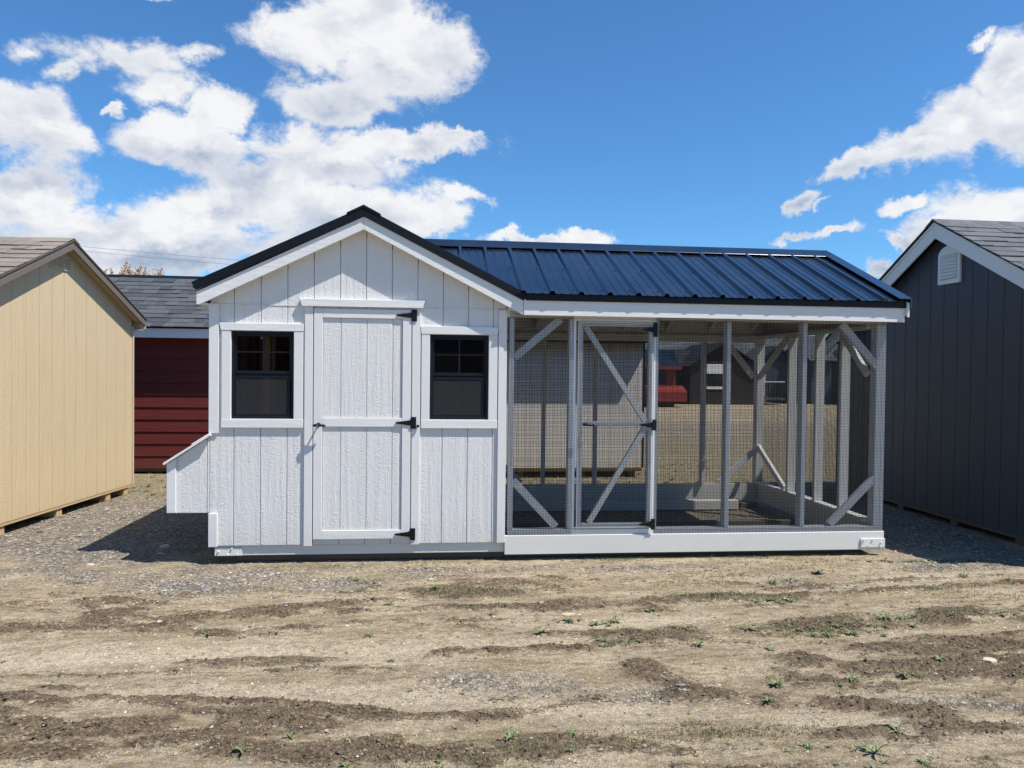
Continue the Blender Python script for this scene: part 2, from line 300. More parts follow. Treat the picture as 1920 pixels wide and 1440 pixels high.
# ------------------------------------------------------------------ noise in numpy for the ground
def vn(x, y, seed=0):
    xi = np.floor(x).astype(np.int64); yi = np.floor(y).astype(np.int64); fx = x-xi; fy = y-yi
    fx = fx*fx*(3-2*fx); fy = fy*fy*(3-2*fy)
    def h(a, b):
        n = (a*374761393+b*668265263+seed*974634777) & 0xffffffff
        n = ((n ^ (n >> 13))*1274126177) & 0xffffffff
        return ((n ^ (n >> 16)) & 0xffff)/65535.
    return (h(xi, yi)*(1-fx)+h(xi+1, yi)*fx)*(1-fy)+(h(xi, yi+1)*(1-fx)+h(xi+1, yi+1)*fx)*fy
def fbm(x, y, o=4, seed=0, g=.5):
    s = 0.; a = 1.; t = 0.
    for i in range(o): s = s+a*vn(x*2**i+i*17.3, y*2**i+i*9.1, seed+i); t += a; a *= g
    return s/t
BANDS = [('soil',[(-2.6,-1.33),(-1.6,-1.30),(-.6,-1.22),(.2,-1.20),(.9,-1.22)],.03,.8),('soil',[(.9,-1.12),(2.0,-1.08),(3.0,-1.02),(4.4,-.9)],.04,.7),('soil',[(1.0,-1.72),(2.2,-1.76),(3.2,-1.60),(4.4,-1.42)],.04,.9),('soil',[(1.7,-1.93),(2.6,-1.98),(4.0,-1.9)],.025,.7),('soil',[(1.9,-2.30),(2.8,-2.28),(3.6,-2.2)],.03,.9),('soil',[(-1.9,-2.9),(-1,-2.86),(.2,-3.1)],.04,.9),('soil',[(-1.9,-2.36),(-1.2,-2.40),(-.3,-2.62),(.3,-2.72)],.025,.8),('soil',[(-2.2,-2.08),(-1.2,-2.12),(-.4,-2.14)],.015,.6),('soil',[(-.9,-.8),(.1,-.86),(.8,-.84)],.03,.5),('soil',[(2.4,-.93),(3.2,-.8),(4.4,-.66)],.04,.5),('soil',[(.4,-3.0),(1.4,-2.96),(2.4,-3.0)],.05,.45),('soil',[(-3.6,-1.3),(-2.52,-1.38),(-2.22,-1.39),(-1.98,-1.23),(-1.62,-1.37),(-1.14,-1.19),(-0.59,-1.1)],0.09,1),('soil',[(-2.21,-0.85),(-1.93,-0.98),(-1.71,-0.85)],0.08,0.8),('soil',[(-1.5,-1.46),(-1.11,-1.57),(-0.79,-1.49)],0.05,0.6),('soil',[(-1.74,-2.42),(-1.58,-2.37),(-1.24,-2.45),(-0.84,-2.63),(-0.39,-2.76)],0.045,0.6),('soil',[(-2.4,-2.5),(-1.87,-2.58),(-1.55,-2.7),(-1.2,-2.82),(-0.84,-2.89),(-0.36,-2.99),(-0.02,-3.06)],0.06,1),('soil',[(-1.93,-2.46),(-1.72,-2.61),(-1.49,-2.67)],0.04,0.6),('soil',[(0.65,-1.26),(1.01,-1.21)],0.06,0.7),('soil',[(-0.04,-0.91),(0.5,-0.97),(0.78,-0.87)],0.08,0.5),('soil',[(-0.03,-1.56),(0.22,-1.56)],0.04,0.7),('soil',[(0.88,-1.14),(1.39,-1.13),(1.96,-1.09),(2.54,-1.09)],0.08,0.7),('soil',[(1.1,-1.78),(1.54,-1.77),(2.05,-1.73),(2.63,-1.61),(3.35,-1.51),(4.6,-1.64)],0.12,0.8),('soil',[(1.12,-2.2),(1.15,-2.38),(1.28,-2.49),(1.45,-2.59),(1.78,-2.67),(2.06,-2.75),(2.28,-2.81)],0.06,1),('soil',[(1.96,-2.22),(2.3,-2.36),(2.72,-2.44),(3.5,-2.51)],0.07,1),('soil',[(2.42,-2.07),(2.91,-2.01),(3.6,-2.14)],0.1,0.9),('soil',[(2.55,-2.25),(3.4,-2.36)],0.12,0.8),('soil',[(1.85,-2.44),(2.2,-2.53),(2.55,-2.59)],0.08,0.6),('soil',[(0.09,-1.92),(0.35,-1.95)],0.06,0.7),('soil',[(0.59,-1.96),(0.8,-1.95)],0.06,0.8),('soil',[(0.11,-0.76),(0.55,-0.91)],0.05,0.5),('soil',[(1.14,-2.86),(1.59,-2.95),(2.13,-3.06)],0.06,0.45),('soil',[(-0.33,-3.01),(-0.1,-2.98),(0.42,-3.01)],0.08,0.55),('soil',[(-0.46,-2.13),(-0.24,-2.16)],0.04,0.5),('soil',[(0.42,-2.97),(0.99,-2.97)],0.06,0.4),
 ('sand',[(-3.6,-1.8),(-2.25,-1.87),(-1.45,-1.87),(-0.49,-1.91),(0.45,-1.87),(1.04,-1.82)],0.14,1),('sand',[(-1.55,-2.27),(-0.42,-2.47),(0.37,-2.59),(0.95,-2.69)],0.12,0.7),('sand',[(0.54,-1.56),(1.12,-1.5),(1.65,-1.44)],0.1,0.7),('sand',[(3.05,-0.89),(4.82,-0.4)],0.15,0.6),('sand',[(1.65,-2.83),(2.53,-3.02)],0.12,0.6),('sand',[(1.07,-2.73),(1.67,-2.8)],0.1,0.7),('sand',[(2.21,-2.26),(2.43,-2.25)],0.03,0.9),
 ('gravel',[(-3.9,-0.3),(-3.16,-0.21),(-2.52,0.05),(-1.58,-0.45),(-0.68,-0.37)],0.35,1),('gravel',[(-3.14,1.0),(-3.0,2.0)],0.75,1),('gravel',[(0.1,-2.31),(0.4,-2.36),(0.76,-2.42),(1.06,-2.5)],0.13,.62),('gravel',[(2.76,-0.66),(3.68,-0.57),(4.86,-0.23)],0.2,0.8),('gravel',[(1.0,-2.53),(1.28,-2.49)],0.1,0.7),('gravel',[(2.13,-2.67),(2.79,-2.78)],0.08,0.7),('gravel',[(-0.7,-0.22),(2.5,-0.29)],0.12,0.7),('gravel',[(4.4,.2),(4.6,2.5)],.6,.9)]
def masks(x, y):
    wx = x+.2*(fbm(x*3, y*3, 3, 5)-.5); wy = y+.10*(fbm(x*1.5, y*5, 3, 9, .6)-.5)+.09*(fbm(x*9, y*22, 4, 14, .65)-.5)
    out = {'soil': np.zeros_like(x), 'sand': np.zeros_like(x), 'gravel': np.zeros_like(x)}
    for k, pl, w, a in BANDS:
        w = w*1.1; d = np.full_like(x, 9.)
        for (ax, ay), (bx, by) in zip(pl[:-1], pl[1:]):
            vx, vy = bx-ax, by-ay; tt = np.clip(((wx-ax)*vx+(wy-ay)*vy)/(vx*vx+vy*vy), 0, 1)
            d = np.minimum(d, np.hypot((wx-ax-tt*vx)*.7, wy-ay-tt*vy))
        out[k] = np.maximum(out[k], a*np.exp(-(d/w)**2*.9))
    br = fbm(x*4, y*9, 4, 21)                      # long faint streaks everywhere along the track
    st = fbm(x*.9, y*7, 4, 33)
    near = np.clip(1-(y+.4)/.4, 0, 1)*np.clip((y+7)/2, 0, 1)
    out['soil'] = np.clip(out['soil']*np.clip((br-.20)*2.8, .25, 1.25)+near*np.clip((st-.56)*4., 0, .5)*np.clip((br-.4)*4, 0, 1), 0, 1)
    out['gravel'] = np.clip(out['gravel']*np.clip((fbm(x*2, y*3, 3, 44)-.2)*2.4, .2, 1.2)+np.clip((y-.0)/1., 0, 1)*.6*np.clip(1-(y-14)/8, .15, 1), 0, 1)
    out['sand'] = np.clip(out['sand']*np.clip((fbm(x*1.5, y*6, 4, 51)-.2)*2.6, .1, 1.15), 0, 1)
    return out
def height(x, y, mk=None):
    mk = mk or masks(x, y)
    nz = np.clip(1-(np.abs(x)-12)/10, 0, 1)*np.clip(1-(y-9)/8, 0, 1)
    track = np.clip((-.1-y)/.5, 0, 1)
    h = .030*(fbm(x*.7, y*2.4, 3, 1)-.5)*track+.012*(fbm(x*3, y*5, 3, 2)-.5)*(.4+.6*track)
    h = h+.011*(fbm(x*14, y*20, 4, 3, .62)-.5)
    cl = fbm(x*26, y*34, 3, 6, .6); rg = np.abs(fbm(x*9, y*20, 3, 7)-.5)
    h = h+.010*np.clip((mk['soil']+.5*(fbm(x*11, y*28, 4, 61, .62)-.5)-.28)*5, 0, 1)+mk['soil']*(.026*(cl-.45)-.020*np.clip(1-rg*16, 0, 1)+.010)
    h = h+mk['gravel']*.009*(fbm(x*60, y*60, 2, 8)-.5)-mk['sand']*.012
    return h*nz

def axis_pts(lo, hi, step, far_lo, far_hi, g=1.13):
    a = list(np.arange(lo, hi, step)); s = step; p = a[-1]
    while p < far_hi: s *= g; p += s; a.append(p)
    s = step; p = a[0]; b = []
    while p > far_lo: s *= g; p -= s; b.append(p)
    return np.array(b[::-1]+a)
xs = axis_pts(-3.0, 4.3, .0105, -900, 900); ys = axis_pts(-3.45, -.2, .0105, -200, 900, 1.09)
GX, GY = np.meshgrid(xs, ys); mk = masks(GX, GY); GZ = height(GX, GY, mk)
nx, ny = len(xs), len(ys)
me = bpy.data.meshes.new('ground'); nv = nx*ny
me.vertices.add(nv); me.vertices.foreach_set('co', np.stack([GX, GY, GZ], -1).astype(np.float32).ravel())
ii = (np.arange(ny-1)[:, None]*nx+np.arange(nx-1)[None, :]).ravel()
q = np.stack([ii, ii+1, ii+1+nx, ii+nx], -1).astype(np.int32)
me.loops.add(q.size); me.loops.foreach_set('vertex_index', q.ravel()); me.polygons.add(len(q))
me.polygons.foreach_set('loop_start', np.arange(0, q.size, 4, dtype=np.int32)); me.polygons.foreach_set('use_smooth', np.ones(len(q), bool)); me.update()
grass = np.clip((GY-33)/3, 0, 1)
for k, a in (('soil', mk['soil']), ('sand', mk['sand']), ('gravel', mk['gravel']), ('grass', grass)):
    at = me.attributes.new(k, 'FLOAT', 'POINT'); at.data.foreach_set('value', a.astype(np.float32).ravel())
m, t, b = new_mat('dirt_and_gravel'); M['ground'] = m
A = lambda k: t.node('ShaderNodeAttribute', attribute_name=k).outputs['Fac']
P = t.node('ShaderNodeTexCoord').outputs['Object']
Ps = t.mapping(P, scale=(.45, 1.6, 1))
nA = t.noise(Ps, 3.5, 6, .6); nB = t.noise(P, 55, 5, .72); nC = t.noise(P, 130, 4, .8); nD = t.noise(Ps, 14, 5, .65)
base = t.mix(t.smooth(nA, .35, .68), (.37, .29, .180, 1), (.60, .49, .330, 1))
base = t.mix(t.smooth(nD, .30, .52, .8, 0), base, (.20, .145, .085, 1))
base = t.mix(t.math('MULTIPLY', A('sand'), .85), base, t.mix(nD, (.60, .495, .35, 1), (.72, .605, .45, 1)))
vo = t.node('ShaderNodeTexVoronoi'); t.put(vo.inputs[0], P); vo.inputs['Scale'].default_value = 75
vr = t.node('ShaderNodeTexVoronoi'); t.put(vr.inputs[0], P); vr.inputs['Scale'].default_value = 38
pc = t.mix(t.sep(vo.outputs['Color'])[0], (.065, .063, .060, 1), (.36, .325, .28, 1))
pc = t.mix(t.math('MULTIPLY', t.smooth(t.sep(vr.outputs['Color'])[1], .72, .78), .7), pc, (.62, .53, .43, 1))
gm = t.smooth(t.math('ADD', A('gravel'), t.math('ADD', t.math('MULTIPLY_ADD', nB, 1.4, -.7), t.math('MULTIPLY_ADD', nD, 1.2, -.6))), .12, .85)
base = t.mix(t.math('MULTIPLY', gm, .88), base, pc)
pc2 = t.math('MULTIPLY', t.smooth(t.sep(vr.outputs['Color'])[2], .62, .70), .35)
base = t.mix(pc2, base, pc)
nE = t.noise(Ps, 30, 6, .72)
sm = t.smooth(t.math('ADD', A('soil'), t.math('ADD', t.math('MULTIPLY_ADD', nB, 1.6, -.8), t.math('MULTIPLY_ADD', nE, 2.0, -1.0))), .22, .48)
ck = t.math('ABSOLUTE', t.math('SUBTRACT', t.noise(t.mapping(P, scale=(.5, 1.4, 1)), 9, 5, .6, .6), .5))
ckm = t.math('MULTIPLY', t.smooth(ck, .016, .002), t.smooth(t.math('ADD', A('soil'), t.math('MULTIPLY', nD, .8)), .42, .62))
soilc = t.mix(t.smooth(nB, .35, .65), (.040, .029, .018, 1), (.17, .122, .075, 1))
soilc = t.mix(t.math('MULTIPLY', t.smooth(nC, .55, .7), .5), soilc, (.34, .27, .195, 1))
base = t.mix(t.math('MULTIPLY', sm, t.lin(nB, .35, .62, 1., .7)), base, soilc)
base = t.mix(t.math('MULTIPLY', t.smooth(nC, .56, .42), .62), base, (.13, .095, .055, 1))
base = t.mix(t.math('MULTIPLY', t.smooth(nE, .48, .36), .5), base, (.16, .115, .07, 1))
base = t.mix(t.math('MULTIPLY', ckm, .85), base, (.05, .038, .028, 1))
gg = t.mix(t.smooth(nA, .3, .7), (.07, .11, .03, 1), (.16, .19, .06, 1))
base = t.mix(A('grass'), base, gg)
# dead straw tint in the strip behind the sheds
yy_ = t.sep(P)[1]
stw = t.math('MULTIPLY', t.math('MULTIPLY', t.smooth(yy_, 2.6, 3.8), t.smooth(yy_, 14., 8.)), t.smooth(nD, .42, .62))
base = t.mix(t.math('MULTIPLY', stw, .75), base, t.mix(t.smooth(nB, .4, .6), (.38, .26, .12, 1), (.14, .17, .055, 1)))
t.put(b.inputs['Base Color'], base); b.inputs['Roughness'].default_value = .95; b.inputs['Specular IOR Level'].default_value = .15
hh = t.math('ADD', t.math('MULTIPLY', nB, .8), t.math('ADD', t.math('MULTIPLY', nC, .45), t.math('MULTIPLY', t.math('MULTIPLY', vo.outputs['Distance'], gm), -1.0)))
bump(t, b, hh, 1., .018)
g = link('ground', me, m); tag(g, kind='structure')

def gz(x, y):
    i = min(max(int(np.searchsorted(xs, x))-1, 0), nx-2); j = min(max(int(np.searchsorted(ys, y))-1, 0), ny-2)
    u = (x-xs[i])/(xs[i+1]-xs[i]); v = (y-ys[j])/(ys[j+1]-ys[j])
    return float((GZ[j, i]*(1-u)+GZ[j, i+1]*u)*(1-v)+(GZ[j+1, i]*(1-u)+GZ[j+1, i+1]*u)*v)

# ------------------------------------------------------------------ loose pebbles (nobody could count them)
def pebbles(name, n, xr, yr, key, size, mat, bias):
    X = rng.uniform(*xr, n*4); Y = yr[0]+(yr[1]-yr[0])*rng.random(n*4)**1.15; mm = masks(X, Y)
    pr = np.clip(bias+mm['gravel']*.9-mm['sand']*.1, 0, 1); k = rng.random(n*4) < pr; X, Y = X[k][:n], Y[k][:n]; n = len(X)
    Z = height(X, Y); s = size*np.exp(rng.normal(0, .45, n)); th = rng.uniform(0, 6.28, n)
    base = np.array([(1, 0, 0), (.3, .95, .1), (-.8, .6, 0), (-.9, -.5, .1), (.2, -1, 0), (.1, .1, .75), (-.2, 0, -.6)], float)
    fs = np.array([(0, 1, 5), (1, 2, 5), (2, 3, 5), (3, 4, 5), (4, 0, 5), (1, 0, 6), (2, 1, 6), (3, 2, 6), (4, 3, 6), (0, 4, 6)])
    V = base[None]*(1+rng.normal(0, .18, (n, 7, 3))); V[:, :, 0] *= rng.uniform(.8, 1.5, (n, 1))
    V[:, :, 2] *= rng.uniform(.5, 1., (n, 1))
    c, s_ = np.cos(th)[:, None], np.sin(th)[:, None]; x = V[:, :, 0]*c-V[:, :, 1]*s_; y = V[:, :, 0]*s_+V[:, :, 1]*c
    V = np.stack([x*s[:, None]+X[:, None], y*s[:, None]+Y[:, None], V[:, :, 2]*s[:, None]+(Z+s*.18)[:, None]], -1)
    F = (fs[None]+(np.arange(n)*7)[:, None, None]).reshape(-1, 3)
    me = bpy.data.meshes.new(name); me.from_pydata(V.reshape(-1, 3).tolist(), [], F.tolist()); me.update()
    return tag(link(name, me, mat), kind='stuff')
m, t, b = new_mat('pebble'); ri = t.node('ShaderNodeNewGeometry').outputs['Random Per Island']
cr = t.node('ShaderNodeValToRGB'); t.put(cr.inputs[0], ri); e = cr.color_ramp.elements
e[0].color = (.08, .078, .075, 1); e[1].color = (.52, .45, .37, 1); e[1].position = 1
for p_, c_ in ((.3, (.19, .18, .17, 1)), (.6, (.28, .25, .215, 1)), (.85, (.36, .29, .22, 1))): k = e.new(p_); k.color = c_
t.put(b.inputs['Base Color'], cr.outputs[0]); b.inputs['Roughness'].default_value = .9; M['pebble'] = m
tag(pebbles('gravel_chips', 26000, (-4.2, 5.2), (-1.6, 2.6), 'gravel', .0052, m, .05), 'grey and tan crushed stone chips scattered over the yard')
tag(pebbles('small_stones', 9000, (-2.6, 3.9), (-3.5, -.3), 'gravel', .0042, m, .10), 'loose small stones pressed into the vehicle track')

def clods(name, n, mat, size, label, inv=False):
    X = rng.uniform(-2.8, 4.4, n*5); Y = -3.45+3.3*rng.random(n*5)**1.1; mm = masks(X, Y)
    pr = np.clip(.10+.25*mm['sand'], 0, 1)*(mm['soil'] < .3) if inv else np.clip((mm['soil']-.2)*1.6, 0, 1)
    k = rng.random(n*5) < pr; X, Y = X[k][:n], Y[k][:n]; n = len(X); Z = height(X, Y); s = size*np.exp(np.clip(rng.normal(0, .45, n), -1.2, 1.0))
    base = np.array([(1, 0, 0), (.3, .9, .1), (-.8, .6, .1), (-.8, -.5, 0), (.3, -1, .1), (.1, .2, .8)], float)
    fs = np.array([(0, 1, 5), (1, 2, 5), (2, 3, 5), (3, 4, 5), (4, 0, 5)])
    V = base[None]*(1+rng.normal(0, .25, (n, 6, 3))); th = rng.uniform(0, 6.28, n); c, s_ = np.cos(th)[:, None], np.sin(th)[:, None]
    V = np.stack([(V[:, :, 0]*c-V[:, :, 1]*s_)*s[:, None]+X[:, None], (V[:, :, 0]*s_+V[:, :, 1]*c)*s[:, None]+Y[:, None], V[:, :, 2]*s[:, None]+Z[:, None]-.0008], -1)
    F = (fs[None]+(np.arange(n)*6)[:, None, None]).reshape(-1, 3)
    me = bpy.data.meshes.new(name); me.from_pydata(V.reshape(-1, 3).tolist(), [], F.tolist()); me.update(); tag(link(name, me, mat), label, kind='stuff')
m, t, b = new_mat('soil_clod'); ri = t.node('ShaderNodeNewGeometry').outputs['Random Per Island']
t.put(b.inputs['Base Color'], t.mix(ri, (.045, .032, .02, 1), (.22, .16, .10, 1))); b.inputs['Roughness'].default_value = 1; M['clod'] = m
m, t, b = new_mat('dry_crumb'); ri = t.node('ShaderNodeNewGeometry').outputs['Random Per Island']
t.put(b.inputs['Base Color'], t.mix(ri, (.32, .245, .155, 1), (.66, .55, .40, 1))); b.inputs['Roughness'].default_value = 1; M['crumb'] = m
clods('soil_clods', 26000, M['clod'], .0044, 'dark crumbly clods of damp soil along the ruts')
clods('dirt_crumbs', 15000, M['crumb'], .0030, 'pale dry crumbs of packed dirt on the track', True)

# ------------------------------------------------------------------ weeds
m, t, b = new_mat('weed_leaf'); c = coords(t, False); ri = t.node('ShaderNodeNewGeometry').outputs['Random Per Island']
t.put(b.inputs['Base Color'], t.mix(ri, (.055, .095, .025, 1), (.19, .22, .085, 1))); b.inputs['Roughness'].default_value = .55
b.inputs['Subsurface Weight'].default_value = 0; M['leaf'] = m
m, t, b = new_mat('dry_grass'); ri = t.node('ShaderNodeNewGeometry').outputs['Random Per Island']
t.put(b.inputs['Base Color'], t.mix(ri, (.42, .29, .13, 1), (.60, .46, .26, 1))); b.inputs['Roughness'].default_value = .8; M['straw'] = m
def leaf(bd, x, y, z, ang, L, w, lift):
    n = 5; vs = []; fs = []
    ca, sa = math.cos(ang), math.sin(ang)
    for i in range(n+1):
        s = i/n; ww = w*math.sin(math.pi*min(1, s*.92+.08))**.8*(1 if s < .98 else .1); r = L*s
        zz = z+lift*math.sin(s*math.pi*.75)*L+.001
        vs += [(x+ca*r-sa*ww/2, y+sa*r+ca*ww/2, zz+ww*.18), (x+ca*r, y+sa*r, zz), (x+ca*r+sa*ww/2, y+sa*r-ca*ww/2, zz+ww*.18)]
        if i: k = (i-1)*3; fs += [(k, k+3, k+4, k+1), (k+1, k+4, k+5, k+2)]
    bd.add(vs, fs)
def rosette(bd, x, y, size, nl, wid=.28):
    z = gz(x, y); a0 = random.random()*6.28
    for i in range(nl):
        L = size*random.uniform(.65, 1.1)
        leaf(bd, x, y, z, a0+i*6.28/nl+random.uniform(-.3, .3), L, L*wid*random.uniform(.8, 1.2), random.uniform(.15, .5))
# the plants one can single out, biggest first
BIG = [(1.81,-3.15,.085,7,.22,'largest pale green rosette weed at the bottom right, with long pointed leaves'),
 (2.01,-2.99,.07,6,.2,'dark green weed with narrow spreading leaves just behind the largest rosette'),
 (1.71,-2.48,.055,9,.35,'upright leafy green weed growing on pale gravelly dirt above the dark rut'),
 (1.57,-2.69,.05,8,.24,'low ragged weed at the lower edge of the curved dark rut'),
 (-.75,-2.96,.055,4,.45,'broad leaved green seedling at the bottom left in the dark rut'),
 (-.59,-2.82,.04,4,.42,'small round leaved seedling above the broad leaved one at the bottom left'),
 (.64,-1.70,.06,7,.2,'spiky star shaped green weed on bare dirt in the middle of the track'),
 (-.36,-1.68,.05,6,.26,'lone green weed on pale dirt straight in front of the coop door'),
 (-1.28,-1.61,.045,5,.28,'small flat weed at the edge of the pale track in front of the nest box'),
 (-.21,-2.04,.04,6,.26,'yellowish weed clump on smooth sand left of the grey gravel patch'),
 (2.98,-.53,.075,12,.3,'bright yellow green leafy clump on gravel in front of the run'),
 (1.50,-1.95,.065,9,.28,'spreading green weed at the left end of the wet dark strip, on pale dirt'),
 (1.87,-2.07,.05,8,.3,'grey green weed sitting alone on sand below the dark strip'),
 (4.46,-.26,.06,9,.3,'yellow green weed at the edge of the charcoal shed shadow'),
 (.60,-2.91,.045,7,.24,'pale thin leaved weed near the bottom centre on cracked dirt'),
 (2.70,-2.31,.05,6,.3,'small bright weed beside the flat tan stone')]
for x, y, s, n, w, lab in BIG:
    r = empty('broadleaf_weed', (x, y, gz(x, y)), 0, lab, 'weed', 'low weeds growing on the dirt track')
    z0 = gz(x, y); a0 = random.random()*6.28; s *= .85
    for i in range(n):
        L = s*random.uniform(.7, 1.1); bd = B((x, y, z0)); leaf(bd, x, y, z0, a0+i*6.28/n+random.uniform(-.3, .3), L, L*w*random.uniform(.85, 1.2), random.uniform(.2, .6))
        bd.build('leaf', M['leaf'], r)
bd = B()
SM = [(1.43,-1.32),(2.32,-1.87),(2.65,-1.74),(2.96,-1.58),(2.86,-1.58),(2.19,-1.77),(2.04,-1.8),(2.24,-1.84),(2.47,-1.85),(1.1,-1.89),(1.13,-1.5),(0.85,-1.48),(1.04,-1.64),(0.37,-1.33),(0.02,-0.84),(-0.55,-0.52),(-0.28,-1.1),(2.36,-1.22),(2.19,-1.18),(1.97,-1.03),(3.74,-0.2),(4.32,-0.83),(3.02,-0.95),(3.99,-0.22),(2.11,-2.46),(2.4,-2.46),(1.56,-3.08),(0.33,-2.94),(-0.33,-3.08),(1.96,-3.24),(3.7,-1.53),(1.89,-1.7),(1.51,-1.7),(0.89,-0.75),(-1.98,-0.75),(-1.84,-0.76),(4.09,-0.67),(2.49,-0.78),(2.65,-0.72)]
for x, y in SM:
    rosette(bd, x, y, random.uniform(.03, .06), random.randint(5, 9))
    if x > .8:                                          # they grow in loose runs along the ruts, mixed sizes
        for i in range(5): rosette(bd, x+random.gauss(0, .16), min(-.1, y+random.gauss(0, .035)), random.uniform(.012, .038), random.randint(4, 9), random.choice((.18, .28, .42)))
for i in range(1000):
    x = random.uniform(-2.6, 4.6); y = random.uniform(-3.3, -.15)
    if random.random() < .25+.16*max(0, x): rosette(bd, x, y, random.uniform(.007, .022), random.randint(3, 6), .35)
for i in range(420):                                   # behind, between the sheds and under the run
    x = random.uniform(-4.2, 4.8); y = random.uniform(2.6, 6.5)
    rosette(bd, x, y, random.uniform(.03, .08), random.randint(4, 7), .25)
for i in range(60):
    x = random.uniform(-3.7, -1.9); y = random.uniform(.8, 3.4); rosette(bd, x, y, random.uniform(.015, .045), random.randint(4, 7), .25)
tag(bd.build('weed_cover', M['leaf']), 'scattered tiny green weeds across dirt, gravel and the strip behind the sheds', kind='stuff')
bd = B()
def blade(x, y, L):
    z = gz(x, y); a = random.random()*6.28; l = random.uniform(.1, 1.1); w = .0016*random.uniform(.7, 1.4)
    dx_, dy_ = math.cos(a), math.sin(a); vs = []
    for s in (0, .5, 1):
        r = L*l*s*s; h = L*(s-.35*l*s*s); vs += [(x+dx_*r-dy_*w*(1-s*.8), y+dy_*r+dx_*w*(1-s*.8), z+h), (x+dx_*r+dy_*w*(1-s*.8), y+dy_*r-dx_*w*(1-s*.8), z+h)]
    bd.add(vs, [(0, 1, 3, 2), (2, 3, 5, 4)])
for i in range(2600):
    x = random.uniform(-4.1, 5.2); y = random.uniform(2.5, 7.5); blade(x, y, random.uniform(.03, .11))
for i in range(1500):
    x = random.uniform(-2.8, 4.4); y = random.uniform(-3.3, .1)
    if fbm(np.array([x*1.5]), np.array([y*4.]), 3, 77)[0] > .5: blade(x, y, random.uniform(.008, .03))
tag(bd.build('dry_grass', M['straw']), 'thin straw coloured dead grass blades on the dirt', kind='stuff')
bd = B()
for i in range(6500):
    cx, cy = random.choice([(.2,-.9),(.45,-.95),(1.95,-1.1),(2.3,-1.15),(2.9,-1.62),(3.2,-1.55),(2.4,-1.8),(1.4,-2.95),(1.1,-2.93),(.5,-3.0),(-.55,-.5),(1.9,-.75),(2.2,-.55),(3.3,-.2),(2.75,-.35),(3.6,-1.0),(4.0,-1.2),(-1.0,-.1),(0,-.05),(1.5,-.03),(2.6,-.02),(.1,-3.1)])
    blade(cx+random.gauss(0, .24), min(-.02, cy+random.gauss(0, .05)), random.uniform(.010, .026))
tag(bd.build('green_grass', M['leaf']), 'short green grass tufts pushing through the dirt', kind='stuff')

def stone(x, y, sx, sy, sz, seed, label):
    bm = bmesh.new(); bmesh.ops.create_icosphere(bm, subdivisions=2, radius=1); r = random.Random(seed)
    for v in bm.verts:
        k = 1+.22*math.sin(v.co.x*3+seed)+.16*math.sin(v.co.y*4+seed*2)+r.uniform(-.05, .05); v.co = Vector((v.co.x*sx*k, v.co.y*sy*k, max(-.4, min(.55, v.co.z))*sz))
    me = bpy.data.meshes.new('flat_stone'); bm.to_mesh(me); bm.free()
    o = link('flat_stone', me, M['stone']); o.location = (x, y, gz(x, y)+sz*.2); tag(o, label, 'stone', 'flat stones lying on the track')
stone(2.98, -2.31, .045, .035, .022, 1, 'larger flat tan stone lying on dark soil at the right')
stone(.86, -1.37, .035, .022, .02, 4, 'smaller pale flat stone on the track in front of the run door')
stone(-2.28, .62, .05, .03, .03, 8, 'pale rounded stone on the gravel left of the coop')
stone(-2.64, .05, .032, .02, .02, 9, 'small whitish stone on gravel near the tan shed')

# =================================================================== THE COOP WITH ITS RUN
CO = (1.0, 1.15, 0.)
coop = empty('chicken_coop', CO, 0, 'white board sided chicken coop with black metal roof and attached wire mesh run', 'chicken coop')
def cb(): return B(CO)
def cbox(name, mat, parent, x0, x1, y0, y1, z0, z1, bev=.002): return cb().box(x0, x1, y0, y1, z0, z1).build(name, M[mat], parent, bev)
XL, XR, DEP = -1.738, .577, 2.36
AX = -.558
def roofz(x, top=2.733, s=None):        # top edge of the rake board
    return top-(.487 if x < AX else .497)*abs(x-AX)
front = cb()
# wall core behind the boards, with the two window openings and the doorway board zone left solid
wins = [(-1.576, -1.099, 1.146, 1.835), (-.038, .433, 1.148, 1.83)]
def holed(x0, x1, z0, z1, holes):
    """rectangles covering the area minus holes"""
    xsx = sorted({x0, x1, *[h[0] for h in holes], *[h[1] for h in holes]}); out = []
    for a, b_ in zip(xsx[:-1], xsx[1:]):
        hs = [h for h in holes if h[0] < (a+b_)/2 < h[1]]
        if hs: out += [(a, b_, z0, hs[0][2]), (a, b_, hs[0][3], z1)]
        else: out.append((a, b_, z0, z1))
    return out
front = cb()
for a, b_, c0, c1 in holed(XL+.003, XR-.003, .158, 2.03, wins): front.box(a, b_, .011, .09, c0, c1)
front.prism([(XL+.003, 2.03), (XR-.003, 2.03), (XR-.003, 2.05), (AX, 2.60), (XL+.003, 2.05)], .011, .09)
wall = front.build('front_wall', M['white'], coop)
# siding boards between grooves, lower and gable rows
gr = [XL]+[-1.555+.2025*k for k in range(11)]+[XR]
for k, (a, b_) in enumerate(zip(gr[:-1], gr[1:])):
    for (x0, x1, z0, z1) in holed(a+.003, b_-.003, .152, 2.036, [(max(a+.003, w[0]), min(b_-.003, w[1]), w[2], w[3]) for w in wins if w[0] < b_-.01 and w[1] > a+.01]):
        if x1-x0 > .004 and z1-z0 > .01: cbox('siding_board', 'white', wall, x0, x1, 0, .011, z0, z1, .0015)
    x0, x1 = a+.003, b_-.003
    top = lambda x: roofz(x, 2.70)
    poly = [(x0, 2.043), (x1, 2.043), (x1, top(x1))]+([(AX, top(AX))] if x0 < AX < x1 else [])+[(x0, top(x0))]
    if top(x0) > 2.05 and top(x1) > 2.05: cb().prism(poly, 0, .011).build('siding_board', M['white'], wall, .0015)
cbox('seam_flashing', 'whiteflat', wall, XL+.07, XR-.065, -.004, .009, 2.036, 2.042, 0)
